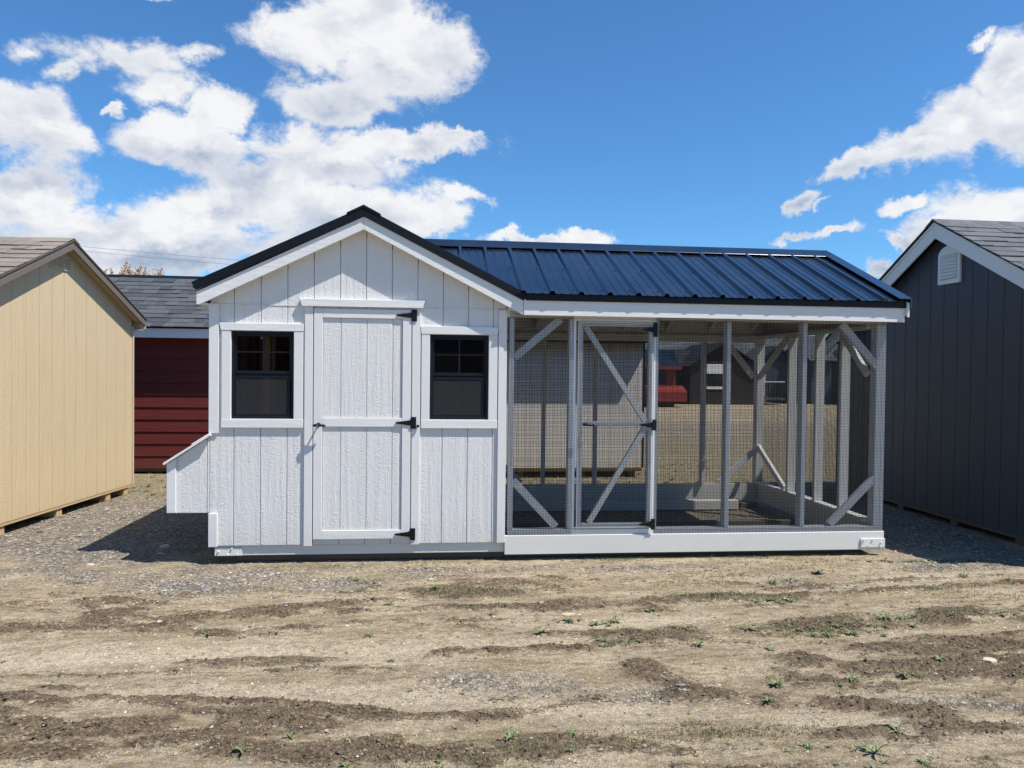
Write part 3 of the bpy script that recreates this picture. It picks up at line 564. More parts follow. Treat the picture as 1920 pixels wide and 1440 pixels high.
# other walls
back = cb(); back.box(XL, XR, DEP-.02, DEP, .15, 2.05).build('back_wall', M['white'], coop)
lw = cb()
for (a, b_, c0, c1) in holed(.09, DEP-.02, .15, 2.04, [(1.27, 1.88, 1.00, 1.86)]): lw.box(XL, XL+.06, a, b_, c0, c1)
side = lw.build('side_wall', M['white'], coop)
cb().box(XR-.06, XR, .09, DEP-.02, .15, 2.04).build('side_wall', M['white'], coop)
cb().box(XL+.06, XR-.06, .09, DEP-.02, .17, .19).build('floor', M['rawwood'], coop)
cb().box(XL+.002, XL+.058, 1.862, 1.8795, 1.00, 1.86).build('window_jamb', M['rawwood'], side)
for y in (.5, .95, 1.22, 1.885, 2.2): cb().box(XL+.06, XL+.098, y, y+.038, .19, 2.04).build('stud', M['rawwood'], side)
for x in (-1.62, -1.2, -.7, -.2, .3): cb().box(x, x+.038, DEP-.06, DEP-.02, .19, 2.04).build('stud', M['rawwood'], coop)
# skids and base
cbox('skid', 'beam', coop, -1.698, XR+.002, .022, .06, .068, .150, .004)
cbox('lower_skid', 'darkwood', coop, -1.62, 3.55, .10, .18, .004, .066, .003)
cbox('lower_skid', 'darkwood', coop, -1.62, 3.7, 1.15, 1.23, .004, .066, .003)
cbox('lower_skid', 'darkwood', coop, -1.62, 3.7, 2.16, 2.24, .004, .06, .003)
gp = cbox('gusset_plate', 'whiteflat', coop, -1.70, -1.493, .010, .0215, .070, .133, .001)
bd = cb()
for x, z in ((-1.67, .105), (-1.60, .078), (-1.53, .08), (-1.57, .125)): bd.disc((x, .010, z), .008, .009, (0, -1, 0))
bd.build('bolt_head', M['whiteflat'], gp)
# corner boards
cbox('corner_board', 'white_v', coop, -1.741, -1.668, -.019, -.0005, 1.036, 2.043)
cbox('corner_board', 'white_v', coop, -1.741, -1.674, -.019, -.0005, .146, .408)
cbox('corner_board', 'white_v', coop, .512, .579, -.019, -.0005, .152, 2.036)
# rake boards and soffit
rk = []
bd = cb().prism([(AX, 2.733), (-1.811, 2.123), (-1.811, 2.026), (-1.788, 2.026), (AX, 2.633)], -.1, -.078); bd.build('rake_board', M['white_h'], coop, .002)
cb().prism([(AX+.0015, 2.733), (.700, 2.107), (.700, 1.993), (AX+.0015, 2.633)], -.1, -.078).build('rake_board', M['white_h'], coop, .002)
cb().prism([(AX, 2.665), (-1.80, 2.065), (-1.80, 2.052), (AX, 2.652)], -.077, .0).build('soffit', M['whiteflat'], coop)
cb().prism([(AX, 2.665), (.69, 2.045), (.69, 2.032), (AX, 2.652)], -.077, .0).build('soffit', M['whiteflat'], coop)
cb().box(-1.811, -1.79, -.076, DEP+.08, 2.028, 2.120).build('eave_fascia', M['whiteflat'], coop)
cb().box(-1.789, XL-.001, -.076, DEP+.08, 2.030, 2.040).build('eave_soffit', M['whiteflat'], coop)
# coop roof metal: two slopes + trims
Ls = math.hypot(1, .487)
for sgn, xe, ze in ((-1, -1.84, 2.165), (1, .705, 2.155)):
    z1 = 2.782
    cb().prism([(AX, z1), (xe, ze), (xe, ze-.012), (AX, z1-.012)], -.095, DEP+.1).build('roof_panel', M['metal'], coop)
    cb().prism([(AX, z1-.013), (xe*.99, ze-.013), (xe*.99, ze-.03), (AX, z1-.03)], -.076, DEP+.08).build('roof_deck', M['rawwood'], coop)
    for y in np.arange(.2, DEP, .2286):
        cb().prism([(AX, z1+.018), (xe, ze+.018), (xe, ze), (AX, z1)], y-.012, y+.012).build('roof_rib', M['metal'], coop)
cb().prism([(AX, 2.801), (-1.842, 2.188), (-1.815, 2.135), (AX, 2.734)], -.116, -.103).build('rake_trim', M['drip'], coop, .002)
cb().prism([(AX+.002, 2.801), (.715, 2.160), (.702, 2.108), (AX+.002, 2.734)], -.116, -.103).build('rake_trim', M['drip'], coop, .002)
cb().prism([(AX, 2.806), (-1.842, 2.194), (-1.842, 2.189), (AX, 2.801)], -.116, -.03).build('rake_trim', M['drip'], coop)
cb().prism([(AX, 2.806), (.715, 2.166), (.715, 2.161), (AX, 2.801)], -.116, -.03).build('rake_trim', M['drip'], coop)
cb().prism([(AX-.13, 2.757), (AX, 2.822), (AX+.13, 2.755), (AX+.13, 2.735), (AX, 2.800), (AX-.13, 2.737)], -.122, DEP+.12).build('ridge_cap', M['drip'], coop, .002)
bd = cb()
for x in (-1.74, -1.1, -.62, -.50, .02, .62): bd.disc((x, -.116, roofz(x)+.035), .005, .004, (0, -1, 0), 6)
bd.build('screw', M['hinge'], coop)

# door of the coop
# jamb trims and header
cbox('door_trim', 'white_v', coop, -1.016, -.952, -.019, -.0005, .144, 2.034)
cbox('door_trim', 'white_v', coop, -.178, -.113, -.019, -.0005, .146, 2.034)
cb().prism([(-1.055, 2.093), (-.080, 2.093), (-.097, 2.035), (-1.034, 2.035)], -.038, -.0005).build('door_header', M['white_h'], coop, .002)
door = cb().box(-.946, -.186, -.003, -.0008, .197, 2.020).build('door', M['white'], coop)
cbox('door_stile', 'white_v', door, -.945, -.877, -.021, -.0032, .197, 2.019)
cbox('door_stile', 'white_v', door, -.254, -.187, -.021, -.0032, .197, 2.019)
for z0, z1 in ((1.948, 2.019), (1.089, 1.159), (.197, .266)): cbox('door_rail', 'white_h', door, -.876, -.255, -.021, -.0032, z0, z1)
dg_ = [-.876, -.737, -.5345, -.332, -.255]
for z0, z1 in ((.268, 1.087), (1.161, 1.946)):
    for a, b_ in zip(dg_[:-1], dg_[1:]): cbox('door_board', 'white', door, a+.003, b_-.003, -.0085, -.0032, z0, z1, .0015)
def tee_hinge(parent, xt, xp0, xp1, zc, y, h=.047):
    o = cb(); o.box(xp0, xp1, y-.006, y, zc-h, zc+h)
    o.prism([(xt, zc-.006), (xt-.006, zc), (xt, zc+.006), (xp0-.001, zc+.022), (xp0-.001, zc-.022)], y-.008, y-.003)
    o.tube([(xp0+.002, y-.008, zc-.032), (xp0+.002, y-.008, zc+.032)], .005, 8)
    for x_, z_ in ((xp0+.02, zc+.033), (xp0+.02, zc-.033), (xt+.03, zc), (xt+.07, zc)): o.disc((x_, y-.006 if x_ > xp0 else y-.008, z_), .005, .003, (0, -1, 0), 7)
    return o.build('hinge', M['hinge'], parent)
for zc in (1.122, 1.977, .231): tee_hinge(door, -.301, -.182, -.142, zc, -.0215)
h = cb(); h.disc((-.905, -.0215, 1.104), .017, .006, (0, -1, 0), 14); h.tube([(-.905, -.028, 1.104), (-.905, -.075, 1.104)], .007, 8)
h.tube([(-.940, -.072, 1.100), (-.922, -.078, 1.104), (-.905, -.080, 1.105), (-.875, -.079, 1.104), (-.845, -.070, 1.100)], [.008, .0105, .012, .0105, .007], 8)
hd = h.build('handle', M['hinge'], door, smooth=True)
cb().disc((-.905, -.091, 1.104), .006, .003, (0, -1, 0), 10).build('keyhole', M['chrome'], coop)
kn = cb(); kn.tube([(-.128, -.019, 1.098), (-.128, -.03, 1.098)], .006, 8); kn.tube([(-.128, -.03, 1.098), (-.128, -.040, 1.098), (-.128, -.046, 1.098)], [.010, .012, .007], 10); kn.build('latch_knob', M['hinge'], coop, smooth=True)

# windows
def window(x0, x1, z0, z1, trim):
    w = cb()
    w.box(x0, x0+.022, .004, .075, z0, z1).box(x1-.022, x1, .004, .075, z0, z1).box(x0+.022, x1-.022, .004, .075, z1-.022, z1).box(x0+.022, x1-.022, .004, .075, z0, z0+.022)
    win = w.build('window', M['frame'], coop, .001)
    zm = 1.50
    a, b_ = x0+.023, x1-.023; mid = (a+b_)/2
    s = cb(); s.box(a, b_, .020, .042, zm, zm+.024).box(a, b_, .020, .042, z1-.040, z1-.023).box(a, a+.014, .020, .042, zm+.024, z1-.040).box(b_-.014, b_, .020, .042, zm+.024, z1-.040)
    s.build('upper_sash', M['frame'], win, .001)
    s = cb(); s.box(mid-.007, mid+.007, .026, .036, zm+.025, z1-.041).build('muntin', M['frame'], win)
    zh = (zm+z1)/2+.005
    cb().box(a+.014, mid-.0075, .027, .035, zh-.006, zh+.006).build('muntin', M['frame'], win); cb().box(mid+.0075, b_-.014, .027, .035, zh-.006, zh+.006).build('muntin', M['frame'], win)
    cb().box(a+.013, b_-.013, .0305, .0325, zm+.02, z1-.035).build('pane', M['glass'], win)
    s = cb(); s.box(a, b_, .045, .066, zm-.022, zm+.012).box(a, b_, .045, .066, z0+.023, z0+.045).box(a, a+.016, .045, .066, z0+.045, zm-.022).box(b_-.016, b_, .045, .066, z0+.045, zm-.022)
    s.build('lower_sash', M['frame'], win, .001)
    cb().box(a+.015, b_-.015, .055, .057, z0+.04, zm-.018).build('pane', M['glass'], win)
    s = cb(); e2 = .010; s.box(a, b_, .012, .018, zm-.030, zm-.012).box(a, b_, .012, .018, z0+.024, z0+.038).box(a, a+e2, .012, .018, z0+.038, zm-.030).box(b_-e2-.02, b_-.01, .012, .018, z0+.038, zm-.030)
    s.build('screen_frame', M['frame'], win)
    me = bpy.data.meshes.new('insect_screen'); me.from_pydata([(x-CO[0], .016-CO[1], z) for x, z in ((a+e2, z0+.038), (b_-.03, z0+.038), (b_-.03, zm-.030), (a+e2, zm-.030))], [], [(0, 1, 2, 3)])
    link('insect_screen', me, M['screen'], win)
    t0, t1, s0, s1 = trim
    cb().prism([(t0, 1.895), (t1, 1.895), (s1, z1+.002), (s0, z1+.002)], -.022, -.0005).build('window_trim', M['white_h'], win, .002)
    cbox('window_trim', 'white_v', win, s0+.003, x0-.001, -.019, -.0005, 1.149, z1+.001)
    cbox('window_trim', 'white_v', win, x1+.001, s1-.001, -.019, -.0005, 1.149, z1+.001)
    cbox('window_sill', 'white_h', win, s0+.002, s1+.002, -.022, -.0005, 1.079, 1.148)
window(*wins[0], (-1.665, -1.021, -1.649, -1.026))
window(*wins[1], (-.112, .511, -.108, .504))
# flat grey panel behind right window's top
cb().box(-.01, .405, .078, .086, 1.70, 1.82).build('window_panel', simple('grey_panel', (.10, .11, .12), .6), coop)

# nest box on the left wall
def nz(x): return .793+(x+2.052)*.665
nb_ = cb().prism([(-2.046, .420), (-1.74, .420), (-1.74, nz(-1.74)-.004), (-2.046, nz(-2.046)-.004)], .011, 1.9).build('nest_box', M['white'], coop)
for a, b_ in ((-1.976, -1.759), (-1.753, -1.741)):
    cb().prism([(a, .412), (b_, .412), (b_, nz(b_)), (a, nz(a))], 0, .0105).build('siding_board', M['white'], nb_, .0015)
cb().prism([(-1.7405, .411), (-1.7375, .411), (-1.7375, 1.0), (-1.7405, 1.0)], 0, .0105).build('siding_board', M['white'], nb_)
cb().prism([(-2.052, .416), (-1.986, .416), (-1.986, nz(-1.986)), (-2.052, nz(-2.052))], -.019, .0105).build('corner_board', M['white_v'], nb_, .002)
cb().prism([(-1.985, .413), (-1.977, .413), (-1.977, nz(-1.977)), (-1.985, nz(-1.985))], -.008, .0105).build('batten', M['white_v'], nb_)
cb().prism([(-2.064, .790), (-1.716, 1.020), (-1.722, 1.034), (-2.070, .806)], -.055, 1.95).build('nest_box_lid', M['whiteflat'], nb_, .002)
cb().prism([(-1.86, .948), (-1.722, 1.0375), (-1.724, 1.043), (-1.866, .952)], -.03, 1.9).build('lid_flap', M['whiteflat'], nb_)

# ------------------------------------------------------------------ the run
RX = 3.84
cbox('base_beam', 'beam', coop, .578, 3.846, -.010, .022, .052, .207, .003)
gp = cbox('gusset_plate', 'whiteflat', coop, 3.632, 3.849, -.022, -.0105, .073, .146, .001)
bd = cb()
for x, z in ((3.655, .135), (3.695, .085), (3.735, .137), (3.81, .112), (3.81, .075)): bd.disc((x, -.022, z), .007, .010, (0, -1, 0))
bd.build('bolt_head', M['whiteflat'], gp)
# plates
cbox('bottom_plate', 'post', coop, .604, RX-.002, .0, .089, .209, .250)
def post(x0, x1, z0=.251, z1=1.978, y0=0., y1=.089): return cbox('post', 'post', coop, x0, x1, y0, y1, z0, z1, .003)
post(.603, .641); post(1.093, 1.150); post(1.804, 1.842); post(2.427, 2.465); post(3.093, 3.131); post(3.750, 3.838)
cbox('top_plate', 'post', coop, .580, RX, 0, .089, 1.980, 2.055)
cbox('door_head', 'post', coop, 1.151, 1.803, -.006, .038, 1.960, 1.979)
# rear frame
cbox('rear_beam', 'beam', coop, .578, 3.80, DEP-.04, DEP, .063, .262, .003)
cbox('inner_skid', 'beam', coop, .60, 3.42, 2.04, 2.13, .012, .115, .004)
for a in (1.208, 1.803, 2.43, 3.066): post(a, a+.038, .263, 1.898, DEP-.0885, DEP-.001)
post(3.712, 3.80, .263, 1.898, DEP-.0885, DEP-.001)
cbox('rear_plate', 'post', coop, .580, 3.80, DEP-.089, DEP, 1.899, 1.980)
cbox('rear_plate', 'post', coop, .580, 3.80, DEP-.04, DEP, 1.982, 2.135)
# right frame
cbox('side_beam', 'beam', coop, 3.762, 3.80, .024, DEP-.0405, .063, .262, .003)
cbox('side_sill', 'post', coop, 3.712, 3.7995, .09, DEP-.090, .263, .300, .003)
for y in (.48, .93, 1.49): cbox('post', 'post', coop, 3.712, 3.80, y, y+.038, .301, 1.938, .003)
cbox('side_plate', 'post', coop, 3.712, 3.80, .09, DEP-.09, 1.940, 1.978)
# braces
def brace(p, q, w=.062, d=.036, parent=None, name='brace'): return cb().bar(p, q, w, d).build(name, M['post'], parent or coop, .002)
brace((.645, .022, 1.655), (1.02, .022, 1.972)); brace((.645, .022, .650), (1.00, .022, .27))
brace((3.44, .022, 1.975), (3.78, .022, 1.60)); brace((3.365, .022, .265), (3.76, .022, .66))
yb = DEP-.022
brace((.60, yb, 1.64), (1.18, yb, 1.90)); brace((.60, yb, .65), (.98, yb, .28))
brace((3.70, yb, 1.50), (3.38, yb, 1.89)); brace((3.71, yb, .63), (3.30, yb, .28))
def braceX(p, q): return cb().bar(p, q, .062, .036, (1, 0, 0)).build('brace', M['post'], coop, .002)
braceX((3.735, DEP-.10, 1.50), (3.735, 1.60, 1.92)); braceX((3.735, DEP-.10, .70), (3.735, 1.60, .32))
braceX((3.735, .10, 1.55), (3.735, .52, 1.92))
# rafters and ridge of the run
EY, EZ, RY, RZ = -.145, 2.161, 1.17, 2.752
sl_ = (RZ-EZ)/(RY-EY)
for x in np.arange(.62, 3.9, .5):
    x = float(min(x, 3.762))
    cb().prism([(.0, 2.057), (.0, 2.12), (RY-.02, 2.12+sl_*(RY-.02)), (RY-.02, 2.05+sl_*(RY-.02))], x, x+.038, 'x').build('rafter', M['post'], coop)
    cb().prism([(DEP, 1.99), (DEP, 2.12), (RY+.02, 2.12+sl_*(RY-.02)), (RY+.02, 2.05+sl_*(RY-.02))], x, x+.038, 'x').build('rafter', M['post'], coop)
cb().box(.60, 3.80, RY-.019, RY+.019, 2.50, 2.66).build('ridge_board', M['post'], coop)
cb().prism([(.03, 2.142+sl_*.03), (RY, 2.142+sl_*RY), (DEP-.03, 2.142+sl_*.03), (DEP-.03, 2.150+sl_*.03), (RY, 2.150+sl_*RY), (.03, 2.150+sl_*.03)], .60, 3.85, 'x').build('roof_deck', M['darkwood'], coop)  # dark deck added under the metal to darken the run ceiling
for y in (.25, .65, 1.0): cb().box(.3, 3.85, y, y+.06, 2.122+sl_*y, 2.139+sl_*y).build('purlin', M['post'], coop)
for y in (1.35, 1.75, 2.1): cb().box(.3, 3.85, y, y+.06, 2.122+sl_*(DEP-y)-.02, 2.139+sl_*(DEP-y)-.02).build('purlin', M['post'], coop)
# gable end infill of the run
cb().prism([(.0, 1.985), (DEP, 1.985), (DEP, 2.10), (RY, 2.66), (.0, 2.10)], 3.802, 3.812, 'x').build('gable_panel', M['white'], coop)
# ribbed metal sheets
def prof(x0, x1):
    """cross-section of the sheet: high ribs every 9 inches with two low ones between"""
    pts = []; k0 = math.floor((x0-1.393)/.2335)-1
    for k in range(k0, k0+60):
        xr = 1.393+.2335*k
        pts += [(xr-.026, 0), (xr-.012, .023), (xr+.012, .023), (xr+.026, 0)]
        for o_ in (.078, .155): pts += [(xr+o_-.010, 0), (xr+o_-.004, .0045), (xr+o_+.004, .0045), (xr+o_+.010, 0)]
    pts = [p for p in pts if x0 < p[0] < x1]
    return [(x0, 0)]+pts+[(x1, 0)]
def sheet(x0, x1):
    pr = prof(x0, x1); n = len(pr); vs = []; fs = []
    nrm = Vector((0, -sl_, 1)).normalized()
    for s in (0, 1):
        for px_, h_ in pr:
            ys_ = EY if px_ > .716 else min(RY-.02, max(EY, EY+(2.770-.497*(px_-AX)-EZ)/sl_))
            y = ys_ if s == 0 else RY; z = EZ+sl_*(y-EY)
            jig = .0012*math.sin(px_*9+s*2)
            vs.append((px_, y+nrm.y*(h_+jig), z+nrm.z*(h_+jig)))
    for i in range(n-1): fs.append((i, i+1, n+i+1, n+i))
    nrm2 = Vector((0, sl_, 1)).normalized()
    for px_, h_ in pr: vs.append((px_, 2*RY-EY+nrm2.y*h_, EZ+nrm2.z*h_))
    for i in range(n-1): fs.append((n+i, n+i+1, 2*n+i+1, 2*n+i))
    me = bpy.data.meshes.new('roof_panel'); me.from_pydata([(a-CO[0], b_-CO[1], c_) for a, b_, c_ in vs], [], fs); me.update()
    o = link('roof_panel', me, M['metal'], coop)
    md = o.modifiers.new('solid', 'SOLIDIFY'); md.thickness = .0012
    return o
for a, b_ in ((-.44, .43), (.4315, 1.365), (1.3665, 2.299), (2.3005, 3.233), (3.2345, 3.93)): sheet(a, b_)
bd = cb()
for k in range(-3, 11):
    xr = 1.393+.2335*k-.045
    for yy2 in (EY+.10, EY+.62):
        if xr < .74 and yy2 < 0: continue
        bd.disc((xr, yy2, EZ+sl_*(yy2-EY)+.001), .0065, .005, (0, -sl_, 1), 6)
tag(bd.build('roof_screws', M['hinge'], coop), kind='stuff')
cb().box(.718, 3.936, -.121, -.106, 2.108, 2.160).build('eave_trim', M['drip'], coop, .002)
cb().box(.703, 3.93, -.1055, -.083, 1.991, 2.118).build('eave_fascia', M['white_h'], coop, .002)
cb().box(.703, 3.90, -.082, -.001, 2.056, 2.066).build('eave_soffit', M['whiteflat'], coop)
cb().box(.703, 3.93, DEP+.083, DEP+.105, 1.991, 2.160).build('eave_fascia', M['whiteflat'], coop)
# ridge cap and right rake trim of the run
cb().prism([(RY-.14, RZ-.14*sl_+.024), (RY, RZ+.044), (RY+.14, RZ-.14*sl_+.024), (RY+.14, RZ-.14*sl_+.018), (RY, RZ+.038), (RY-.14, RZ-.14*sl_+.018)], -.40, 3.93, 'x').build('ridge_cap', M['metal'], coop, .001)
for s in (0, 1):
    ya, yb2 = (EY-.01, RY) if s == 0 else (2*RY-EY, RY)
    cb().prism([(ya, EZ+.026), (yb2, RZ+.030), (yb2, RZ+.024), (ya, EZ+.020)], 3.845, 3.958, 'x').build('rake_trim', M['metal'], coop)
    cb().prism([(ya, EZ+.019), (yb2, RZ+.023), (yb2, RZ-.05), (ya, EZ-.052)], 3.948, 3.957, 'x').build('rake_trim', M['metal'], coop)
    cb().prism([(ya+(.012 if s == 0 else 0), EZ-.01), (yb2, RZ-.01), (yb2, RZ-.13), (ya+(.012 if s == 0 else 0), EZ-.13)], 3.925 if s else 3.9305, 3.946, 'x').build('rake_board', M['whiteflat'], coop)

# hardware cloth: half inch mesh of coated wire, real wires
def wire_mesh(name, parent, a0, a1, z0, z1, fixed, axis='y', step=.0127, w=.0025, slope=None):
    bd = cb(); n = int((a1-a0)/step); m_ = int((z1-z0)/step)
    def P_(a, z, d): return (a, fixed+d, z) if axis == 'y' else (fixed+d, a, z)
    def strip(p, q, vert, d):
        h_ = w/2; k = []
        for c_ in (p, q):
            for s_, t_ in ((-h_, 0), (0, -h_), (h_, 0), (0, h_)):
                k.append(P_(c_[0]+s_, c_[1], d+t_) if vert else P_(c_[0], c_[1]+s_, d+t_))
        bd.add(k, [(0, 1, 5, 4), (1, 2, 6, 5), (2, 3, 7, 6), (3, 0, 4, 7)])
    for i in range(n+1):
        a = a0+i*step+random.uniform(-.0004, .0004)
        zt = z1
        strip((a+random.uniform(-.0008, .0008), z0), (a+random.uniform(-.0008, .0008), zt), True, 0)
    for j in range(m_+1):
        z = z0+j*step+random.uniform(-.0004, .0004)
        strip((a0, z+random.uniform(-.0008, .0008)), (a1, z+random.uniform(-.0008, .0008)), False, w*.9)
    o = bd.build(name, M['wire'], parent); tag(o, kind='stuff'); return o
wire_mesh('wire_mesh', coop, .606, 1.129, .208, 2.026, -.0035)
wire_mesh('wire_mesh', coop, 1.822, 3.842, .203, 2.026, -.0035)
wire_mesh('wire_mesh', coop, .60, 3.80, .20, 1.97, DEP+.003)
wire_mesh('wire_mesh', coop, .0, DEP, .20, 1.99, 3.843-.038, 'x')
# run door
rdx0, rdx1 = 1.166, 1.792
rd = cbox('screen_door', 'post', coop, rdx0, rdx0+.038, -.019, .019, .262, 1.955, .002)
cbox('door_stile', 'post', rd, rdx1-.038, rdx1, -.019, .019, .262, 1.955, .002)
for z0, z1, n_ in ((1.918, 1.955, 'door_rail'), (.262, .300, 'door_rail'), (1.100, 1.136, 'door_rail')): cbox(n_, 'post', rd, rdx0+.039, rdx1-.039, -.019, .019, z0, z1, .002)
cb().bar((1.225, 0, 1.915), (1.735, 0, 1.14), .045, .034).build('brace', M['post'], rd, .002)
cb().bar((1.740, 0, 1.098), (1.270, 0, .303), .045, .034).build('brace', M['post'], rd, .002)
wire_mesh('wire_mesh', rd, rdx0+.006, rdx1-.006, .278, 1.948, -.0235)
for zc, s_ in ((1.897, .060), (1.112, .044), (.292, .044)): tee_hinge(rd, 1.690, 1.788, 1.822, zc, -.0255, s_)
h = cb(); h.disc((1.235, -.025, 1.116), .016, .006, (0, -1, 0), 14); h.tube([(1.235, -.03, 1.116), (1.235, -.070, 1.116)], .007, 8)
h.tube([(1.203, -.066, 1.118), (1.22, -.072, 1.117), (1.235, -.074, 1.116), (1.27, -.072, 1.113), (1.295, -.064, 1.110)], [.008, .010, .012, .010, .007], 8)
h.build('handle', M['hinge'], rd, smooth=True)

# =================================================================== neighbouring sheds
def shingle_roof(root, O, E, U, length, width, mat, budget, key, expo=.143, seed=3, side_first=0):
    """courses of single shingles; O eave corner, E along the eave, U up the slope (unit vectors, root frame)"""
    r = random.Random(seed); E = Vector(E).normalized(); U = Vector(U).normalized(); N = E.cross(U).normalized()
    if N.z < 0: N = -N
    items = []
    nrow = int(width/expo)
    for k in range(nrow):
        x = -r.uniform(0, .2); 
        while x < length:
            w = r.choice((.10, .14, .17, .21, .26, .33)); a = max(0, x); b_ = min(length, x+w)
            if b_-a > .02: items.append((a, b_, k*expo, r.choice((0., .0, .004, .005)), r.uniform(-.004, .004)))
            x += w
    items.sort(key=lambda i: key(O+E*((i[0]+i[1])/2)+U*i[2]))
    unit = B().add([(0,-.06,0),(1,-.06,0),(1,1.12,-.006),(0,1.12,-.006),(0,-.06,.0105),(1,-.06,.0105),(1,1.12,.0005),(0,1.12,.0005)],[(0,3,2,1),(4,5,6,7),(0,1,5,4),(1,2,6,5),(2,3,7,6),(3,0,4,7)]).mesh('shingle')
    unit.materials.append(M[mat]); rest = B()
    for i, (a, b_, s, h_, j) in enumerate(items):
        o0 = O+E*(a+.001)+U*(s+j)+N*(.004+h_)
        if i < budget:
            o = bpy.data.objects.new('shingle', unit); C.objects.link(o); o.parent = root
            m4 = Matrix.Identity(4)
            for c_, v_ in enumerate((E*(b_-a-.003), U*expo, N)):
                for rr in range(3): m4[rr][c_] = v_[rr]
            m4.translation = o0; o.matrix_local = m4
        else:
            p = lambda x_, y_, z_: tuple(o0+E*x_*(b_-a-.003)+U*y_*expo+N*z_)
            rest.add([p(0,-.06,0),p(1,-.06,0),p(1,1.12,-.006),p(0,1.12,-.006),p(0,-.06,.0105),p(1,-.06,.0105),p(1,1.12,.0005),p(0,1.12,.0005)],[(0,3,2,1),(4,5,6,7),(0,1,5,4),(1,2,6,5),(2,3,7,6),(3,0,4,7)])
    if rest.v: tag(rest.build('shingle_field', M[mat], root), kind='stuff')
def camkey(root_m): return lambda p: ((root_m @ Vector(p))-CAM).length

# --- tan shed on the left (its gable wall looks at the coop)
tsx, tsy, trz = -3.865, 1.12, -math.atan(.095)
tan = empty('tan_shed', (tsx, tsy, 0), trz, 'tan board sided shed with brown shingle roof at the left edge', 'shed', 'sheds standing in the yard')
Rm = Matrix.Translation((tsx, tsy, 0)) @ Matrix.Rotation(trz, 4, 'Z')
y0, y1, yp = -.56, 2.33, .905; LEN = 3.7
ez, pz = 2.12, 2.772
def tz(y, top): return top-.455*abs(y-yp)
core = B().prism([(y0, .125), (y1, .125), (y1, tz(y1, 2.765)), (yp, 2.765), (y0, tz(y0, 2.765))], -LEN, -.012, 'x').build('wall', M['tan'], tan)
ed = [y0]+[-.469+.2025*k for k in range(14)]+[y1]
for a, b_ in zip(ed[:-1], ed[1:]):
    if b_-a < .02: continue
    a2, b2 = a+.0025, b_-.0025; top = lambda y: tz(y, 2.76)
    poly = [(a2, .118), (b2, .118), (b2, top(b2))]+([(yp, top(yp))] if a2 < yp < b2 else [])+[(a2, top(a2))]
    B().prism(poly, -.0115, 0, 'x').build('siding_board', M['tan'], core, .001)
B().box(-.05, .019, y1-.0005, y1+.019, .118, 2.03).build('corner_board', M['tan_trim'], tan, .002)
B().box(-LEN, -.004, y0+.01, y1-.01, .09, .124).build('floor_frame', M['rawwood'], tan)
for y in (-.35, .02, .90, 1.84, 2.24): B().box(-LEN+.05, -.02, y-.045, y+.045, .002, .089).build('skid', M['rawwood'], tan, .004)
hw = 1.53
for sgn in (-1, 1):
    ye = yp+sgn*hw
    P0 = lambda top: [(yp, top), (ye, top-.455*hw), (ye, top-.455*hw-.022), (yp, top-.022)]
    B().prism(P0(2.812), -LEN-.1, .118, 'x').build('roof_deck', M['rake_brown'], tan)
    B().prism([(yp, 2.789), (ye, 2.789-.455*hw), (ye, 2.789-.455*hw-.062), (yp, 2.789-.062)], .098, .120, 'x').build('rake_board', M['rake_brown'], tan, .002)
    B().prism([(yp, 2.765), (ye, 2.765-.455*hw), (ye, 2.765-.455*hw-.01), (yp, 2.755)], .001, .0975, 'x').build('soffit', M['tan_soffit'], tan)
    B().prism([(yp, 2.826), (ye+sgn*.02, 2.826-.455*(hw+.02)), (ye+sgn*.02, 2.813-.455*(hw+.02)), (yp, 2.813)], .08, .13, 'x').build('drip_edge', M['darkwood'], tan)
    B().box(-LEN, .118, min(ye, ye-sgn*.02), max(ye, ye-sgn*.02), tz(ye, 2.789)-.09, tz(ye, 2.789)-.001).build('eave_fascia', M['tan_trim'], tan)
B().box(-LEN, .096, y1+.001, yp+hw-.021, 1.985, 1.995).build('eave_soffit', M['tan_soffit'], tan)
Un = Vector((0, hw, .455*hw)).normalized()
shingle_roof(tan, Vector((-LEN-.1, yp-hw-.02, 2.829-.455*(hw+.02))), (1, 0, 0), Un, LEN+.23, (hw+.02)*1.0987-.05, 'sh_brown', 290, camkey(Rm), seed=5)
B().prism([(yp, 2.826), (yp+hw+.02, 2.826-.455*(hw+.02)), (yp+hw+.02, 2.82-.455*(hw+.02)), (yp, 2.82)], -LEN-.1, .079, 'x').build('rear_roof', M['sh_brown'], tan)
for i, k in enumerate(np.arange(0, LEN+.2, .2)):
    B().prism([(yp-.115, 2.841-.455*.115), (yp, 2.846+.002*(i % 2)), (yp+.115, 2.841-.455*.115), (yp, 2.836)], .128-k-.205, .128-k, 'x').build('ridge_shingle', M['sh_brown'], tan)
# vent: three little louvre groups
v = B().box(.0005, .012, .70, 1.055, 2.515, 2.645).build('gable_vent', M['tan_trim'], tan, .001)
for gi in range(3):
    ya = .715+gi*.114
    B().box(.0121, .0130, ya, ya+.095, 2.527, 2.633).build('vent_shade_sheet', M['darkwood'], v)  # dark sheet stands in for the shade between the louvres
    for s in range(5): B().add([(.0131, ya, 2.529+s*.0205), (.0131, ya+.095, 2.529+s*.0205), (.022, ya+.095, 2.540+s*.0205), (.022, ya, 2.540+s*.0205), (.0131, ya, 2.545+s*.0205), (.0131, ya+.095, 2.545+s*.0205)], [(0, 1, 2, 3), (3, 2, 5, 4), (0, 3, 4), (1, 5, 2)]).build('louvre', M['tan_trim'], v)

